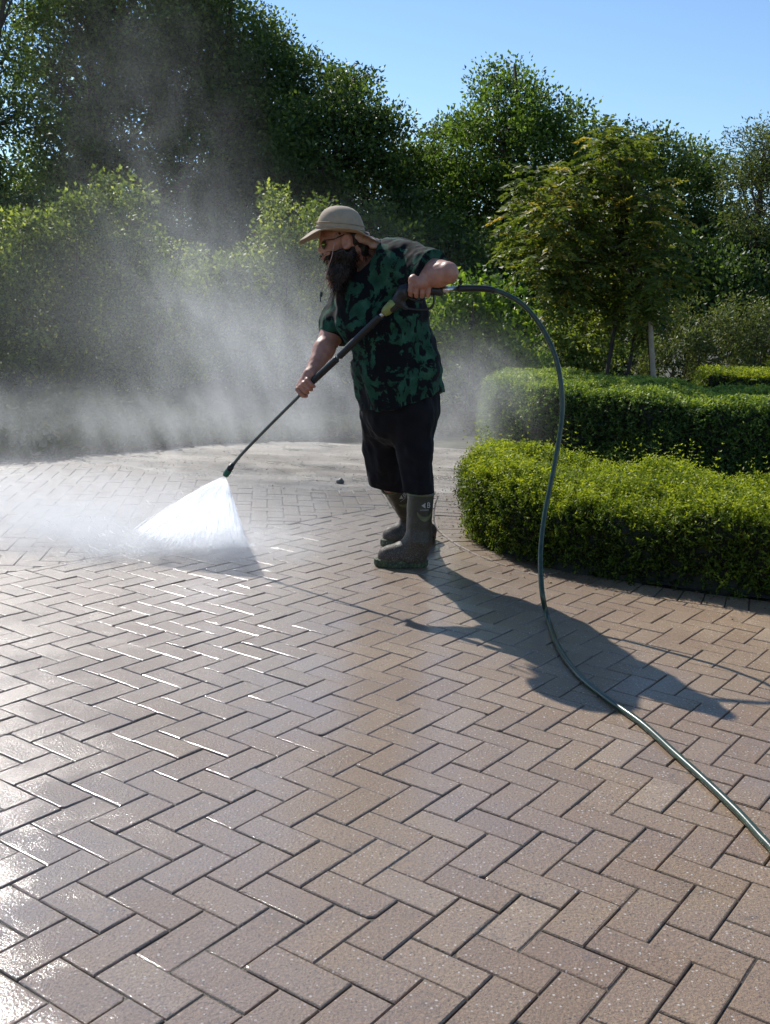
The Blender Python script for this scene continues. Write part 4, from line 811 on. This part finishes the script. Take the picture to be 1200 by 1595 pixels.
#WATER
# ------------------------------------------------------------------ spray and drifting mist
def vol_mat(name, build, col=(.97, .985, 1.0), g=.35, step=1.0):
    m = N(name); m.t.nodes.remove(m.b); v = m.n('VolumePrincipled'); v.inputs['Color'].default_value = (*col, 1); v.inputs['Anisotropy'].default_value = g
    m.l(build(m), v.inputs['Density']); m.l(v.outputs[0], m.out.inputs['Volume'])
    m.m.cycles.volume_step_rate = step
    return m.m
def gauss(m, pos, c_, s_):
    a = m.n('VectorMath', operation='SUBTRACT'); m.l(pos, a.inputs[0]); a.inputs[1].default_value = tuple(c_); b = m.n('VectorMath', operation='MULTIPLY'); m.l(a.outputs[0], b.inputs[0]); b.inputs[1].default_value = tuple(1/q for q in s_)
    d = m.n('VectorMath', operation='DOT_PRODUCT'); m.l(b.outputs[0], d.inputs[0]); m.l(b.outputs[0], d.inputs[1]); e = m.math('EXPONENT', m.math('MULTIPLY', d.outputs['Value'], -1.0)); return e
def vbox(name, lo, hi, mat, label, cat):
    mb = MB(); lo, hi = np.array(lo), np.array(hi); box(mb, (lo+hi)/2, *(hi-lo)); me = mb.mesh(name)
    return tag(link(name, me, mat), label, cat, kind='stuff')
apex = LP(351.5, 741)
bl, br_ = gp(152, 868), gp(386, 853)
e2 = (bl+br_)/2-apex; Lf = np.linalg.norm(e2); e2 = e2/Lf; e1 = (br_-bl); e1 = e1-e2*e1.dot(e2); e1 /= np.linalg.norm(e1); e3 = np.cross(e1, e2)
tL = (bl-apex).dot(e1)/(bl-apex).dot(e2); tR = (br_-apex).dot(e1)/(br_-apex).dot(e2)
def low_mist(m):
    p = m.obj(); nz = m.noise(5.5, 5, .65, dist=.8); w_ = m.ramp(nz, [(.38, 0.0), (.62, 1.0)])
    a = m.math('MULTIPLY', gauss(m, p, gp(235, 858)+[0, .05, .02], (.44, .22, .075)), 7.5)
    b = m.math('MULTIPLY', gauss(m, p, gp(150, 850)+[-.1, .1, .03], (.65, .50, .12)), 2.6)
    c_ = m.math('MULTIPLY', gauss(m, p, gp(60, 800)+[0, 0, .05], (1.2, .9, .16)), 1.5)
    e = m.math('MULTIPLY', gauss(m, p, gp(390, 870)+[0, 0, .04], (.26, .26, .12)), 1.6)
    s_ = m.math('ADD', m.math('ADD', a, b), m.math('ADD', c_, e)); s_ = m.math('SUBTRACT', s_, .03)
    return m.math('MAXIMUM', m.math('MULTIPLY', s_, m.math('MULTIPLY_ADD', w_, 1.3, .25)), 0.0)
vbox('ground_mist', (-3.9, 4.3, .002), (0.1, 7.55, .62), vol_mat('low_mist', low_mist, g=.25, step=.28), 'white splash mist rolling over the wet paving left of the spray', 'mist')
def plume(m):
    p = m.obj(); cb = m.n('CombineXYZ')
    for i_, (ax_, k_) in enumerate((((.84, .54, 0), 1.0), ((.35, -.55, .76), 1.0), ((.42, -.64, -.65), .42))):
        d_ = m.n('VectorMath', operation='DOT_PRODUCT'); m.l(p, d_.inputs[0]); d_.inputs[1].default_value = tuple(q*k_ for q in ax_); m.l(d_.outputs['Value'], cb.inputs[i_])
    nz = m.noise(2.3, 6, .62, vec=cb.outputs[0], dist=1.2); w_ = m.ramp(nz, [(.40, 0.0), (.64, 1.0)])
    parts = [((440, 590, 8.4), (.65, .6, .50), .66), ((340, 520, 8.4), (.6, .6, .5), .40), ((290, 400, 8.4), (.55, .6, .7), .17), ((240, 250, 8.5), (.7, .7, .9), .06), ((150, 655, 8.6), (1.9, .6, .26), .34), ((400, 660, 8.9), (1.6, .7, .24), .42), ((20, 685, 8.2), (1.2, .6, .26), .45), ((745, 600, 8.6), (.40, .6, .34), .5), ((700, 650, 8.9), (.5, .6, .35), .4), ((200, 120, 8.6), (.9, .7, .9), .035)]
    s_ = None
    for (x, y, Y), sg, k in parts:
        g_ = m.math('MULTIPLY', gauss(m, p, at(x, y, Y), sg), k); s_ = g_ if s_ is None else m.math('ADD', s_, g_)
    s_ = m.math('SUBTRACT', s_, .012)
    veil = m.math('MAXIMUM', m.math('SUBTRACT', m.math('MULTIPLY', gauss(m, p, at(300, 500, 8.45), (1.5, .6, .75)), .15), .006), 0.0)
    return m.math('ADD', m.math('MAXIMUM', m.math('MULTIPLY', s_, m.math('MULTIPLY_ADD', w_, 1.15, .08)), 0.0), veil)
vbox('drifting_mist', (-6.0, 7.35, .012), (2.2, 9.9, 5.0), vol_mat('plume_mist', plume, g=.35, step=.6), 'thin spray mist drifting up in front of the bushes and hanging low behind the man', 'mist')
def drops():
    r = np.random.RandomState(17); base = np.array([(1, 0, 0), (0, 1, 0), (-1, 0, 0), (0, -1, 0), (0, 0, 1), (0, 0, -1)], float); bf = np.array([(0, 1, 4), (1, 2, 4), (2, 3, 4), (3, 0, 4), (1, 0, 5), (2, 1, 5), (3, 2, 5), (0, 3, 5)])
    n = 4200; c_ = np.empty((n, 3)); k = n//2
    u = r.rand(k); foot = bl+(br_-bl)*u[:, None]; c_[:k] = foot+r.normal(0, 1, (k, 3))*[.30, .26, 0]+[-.18, .05, 0]; c_[:k, 2] = np.abs(r.exponential(.05, k))
    c_[k:] = np.c_[r.uniform(-2.6, -.4, n-k), r.uniform(4.9, 7.2, n-k), r.exponential(.02, n-k)]
    s_ = (.0010+.0018*r.rand(n)**3)[:, None, None]; V = c_[:, None, :]+base[None]*s_+[0, 0, .004]
    return np_mesh('drops', V.reshape(-1, 3), (np.arange(n)[:, None, None]*6+bf[None]).reshape(-1, 3))
md = N('water_drop'); md.set(col=(.85, .88, .9), rough=.12, spec=.8)
tag(link('droplets', drops(), md.m), 'scattered water droplets leaping off the paving around the foot of the spray', 'droplets', kind='stuff')

def streaks():
    r = np.random.RandomState(23); n = 11000; u = r.beta(.95, 1.05, n); t = tL+(tR-tL)*u; r0 = .01+.86*r.rand(n)**.85; L = r.uniform(.05, .26, n)*(1-.45*r0); r1 = np.minimum(r0+L, 1.0+.05*r.normal(0, 1, n))*Lf; r0 = r0*Lf
    def pos(rr):
        v = rr/Lf; tt = np.where(t < 0, t*(1+.42*(1-v)*(1-v*.2)), t*(1+.05*(1-v))); th = (.002+.026*v)*w3; return apex+e2*rr[:, None]+e1*(tt*rr)[:, None]+e3*th[:, None]
    w3 = r.normal(0, .8, n); a, b = pos(r0), pos(r1); b[:, 2] = np.maximum(b[:, 2], .004); a[:, 2] = np.maximum(a[:, 2], .004); d = b-a; s_ = np.cross(d, e3+r.normal(0, .35, (n, 3))); s_ /= np.linalg.norm(s_, axis=1)[:, None]+1e-9
    wd = (.0004+.0013*(r1/Lf)*r.rand(n))[:, None]; V = np.stack([a, a*.5+b*.5+s_*wd, b, a*.5+b*.5-s_*wd], 1).reshape(-1, 3)
    k = 3000; f0 = bl+(br_-bl)*r.rand(k)[:, None]+r.normal(0, 1, (k, 3))*[.05, .05, 0]; f0[:, 2] = .004; dr = np.c_[r.normal(-.5, .55, k), r.normal(.0, .5, k), np.abs(r.normal(.28, .22, k))]; dr /= np.linalg.norm(dr, axis=1)[:, None]
    st_ = r.exponential(.07, k)[:, None]; a2 = f0+dr*st_; b2 = a2+dr*r.uniform(.01, .05, k)[:, None]; s2 = np.cross(dr, r.normal(size=(k, 3))); s2 /= np.linalg.norm(s2, axis=1)[:, None]; w2 = r.uniform(.0006, .0018, k)[:, None]
    V2 = np.stack([a2, a2*.5+b2*.5+s2*w2, b2, a2*.5+b2*.5-s2*w2], 1).reshape(-1, 3); V = np.vstack([V, V2]); n += k
    return np_mesh('streaks', V, np.arange(4*n).reshape(n, 4))
ms_ = N('water_streak'); ms_.set(col=(.9, .93, .95), rough=.2, spec=.6); tb2 = ms_.n('BsdfTranslucent'); tb2.inputs[0].default_value = (.95, .97, 1, 1); mx = ms_.n('MixShader'); mx.inputs[0].default_value = .8
ms_.l(ms_.b.outputs[0], mx.inputs[1]); ms_.l(tb2.outputs[0], mx.inputs[2]); tr_ = ms_.n('BsdfTransparent'); m2 = ms_.n('MixShader'); m2.inputs[0].default_value = .45; ms_.l(mx.outputs[0], m2.inputs[1]); ms_.l(tr_.outputs[0], m2.inputs[2]); ms_.l(m2.outputs[0], ms_.out.inputs[0])
tag(link('water_spray', streaks(), ms_.m), 'white fan of high pressure water shooting from the green nozzle onto the paving', 'water spray', kind='stuff')
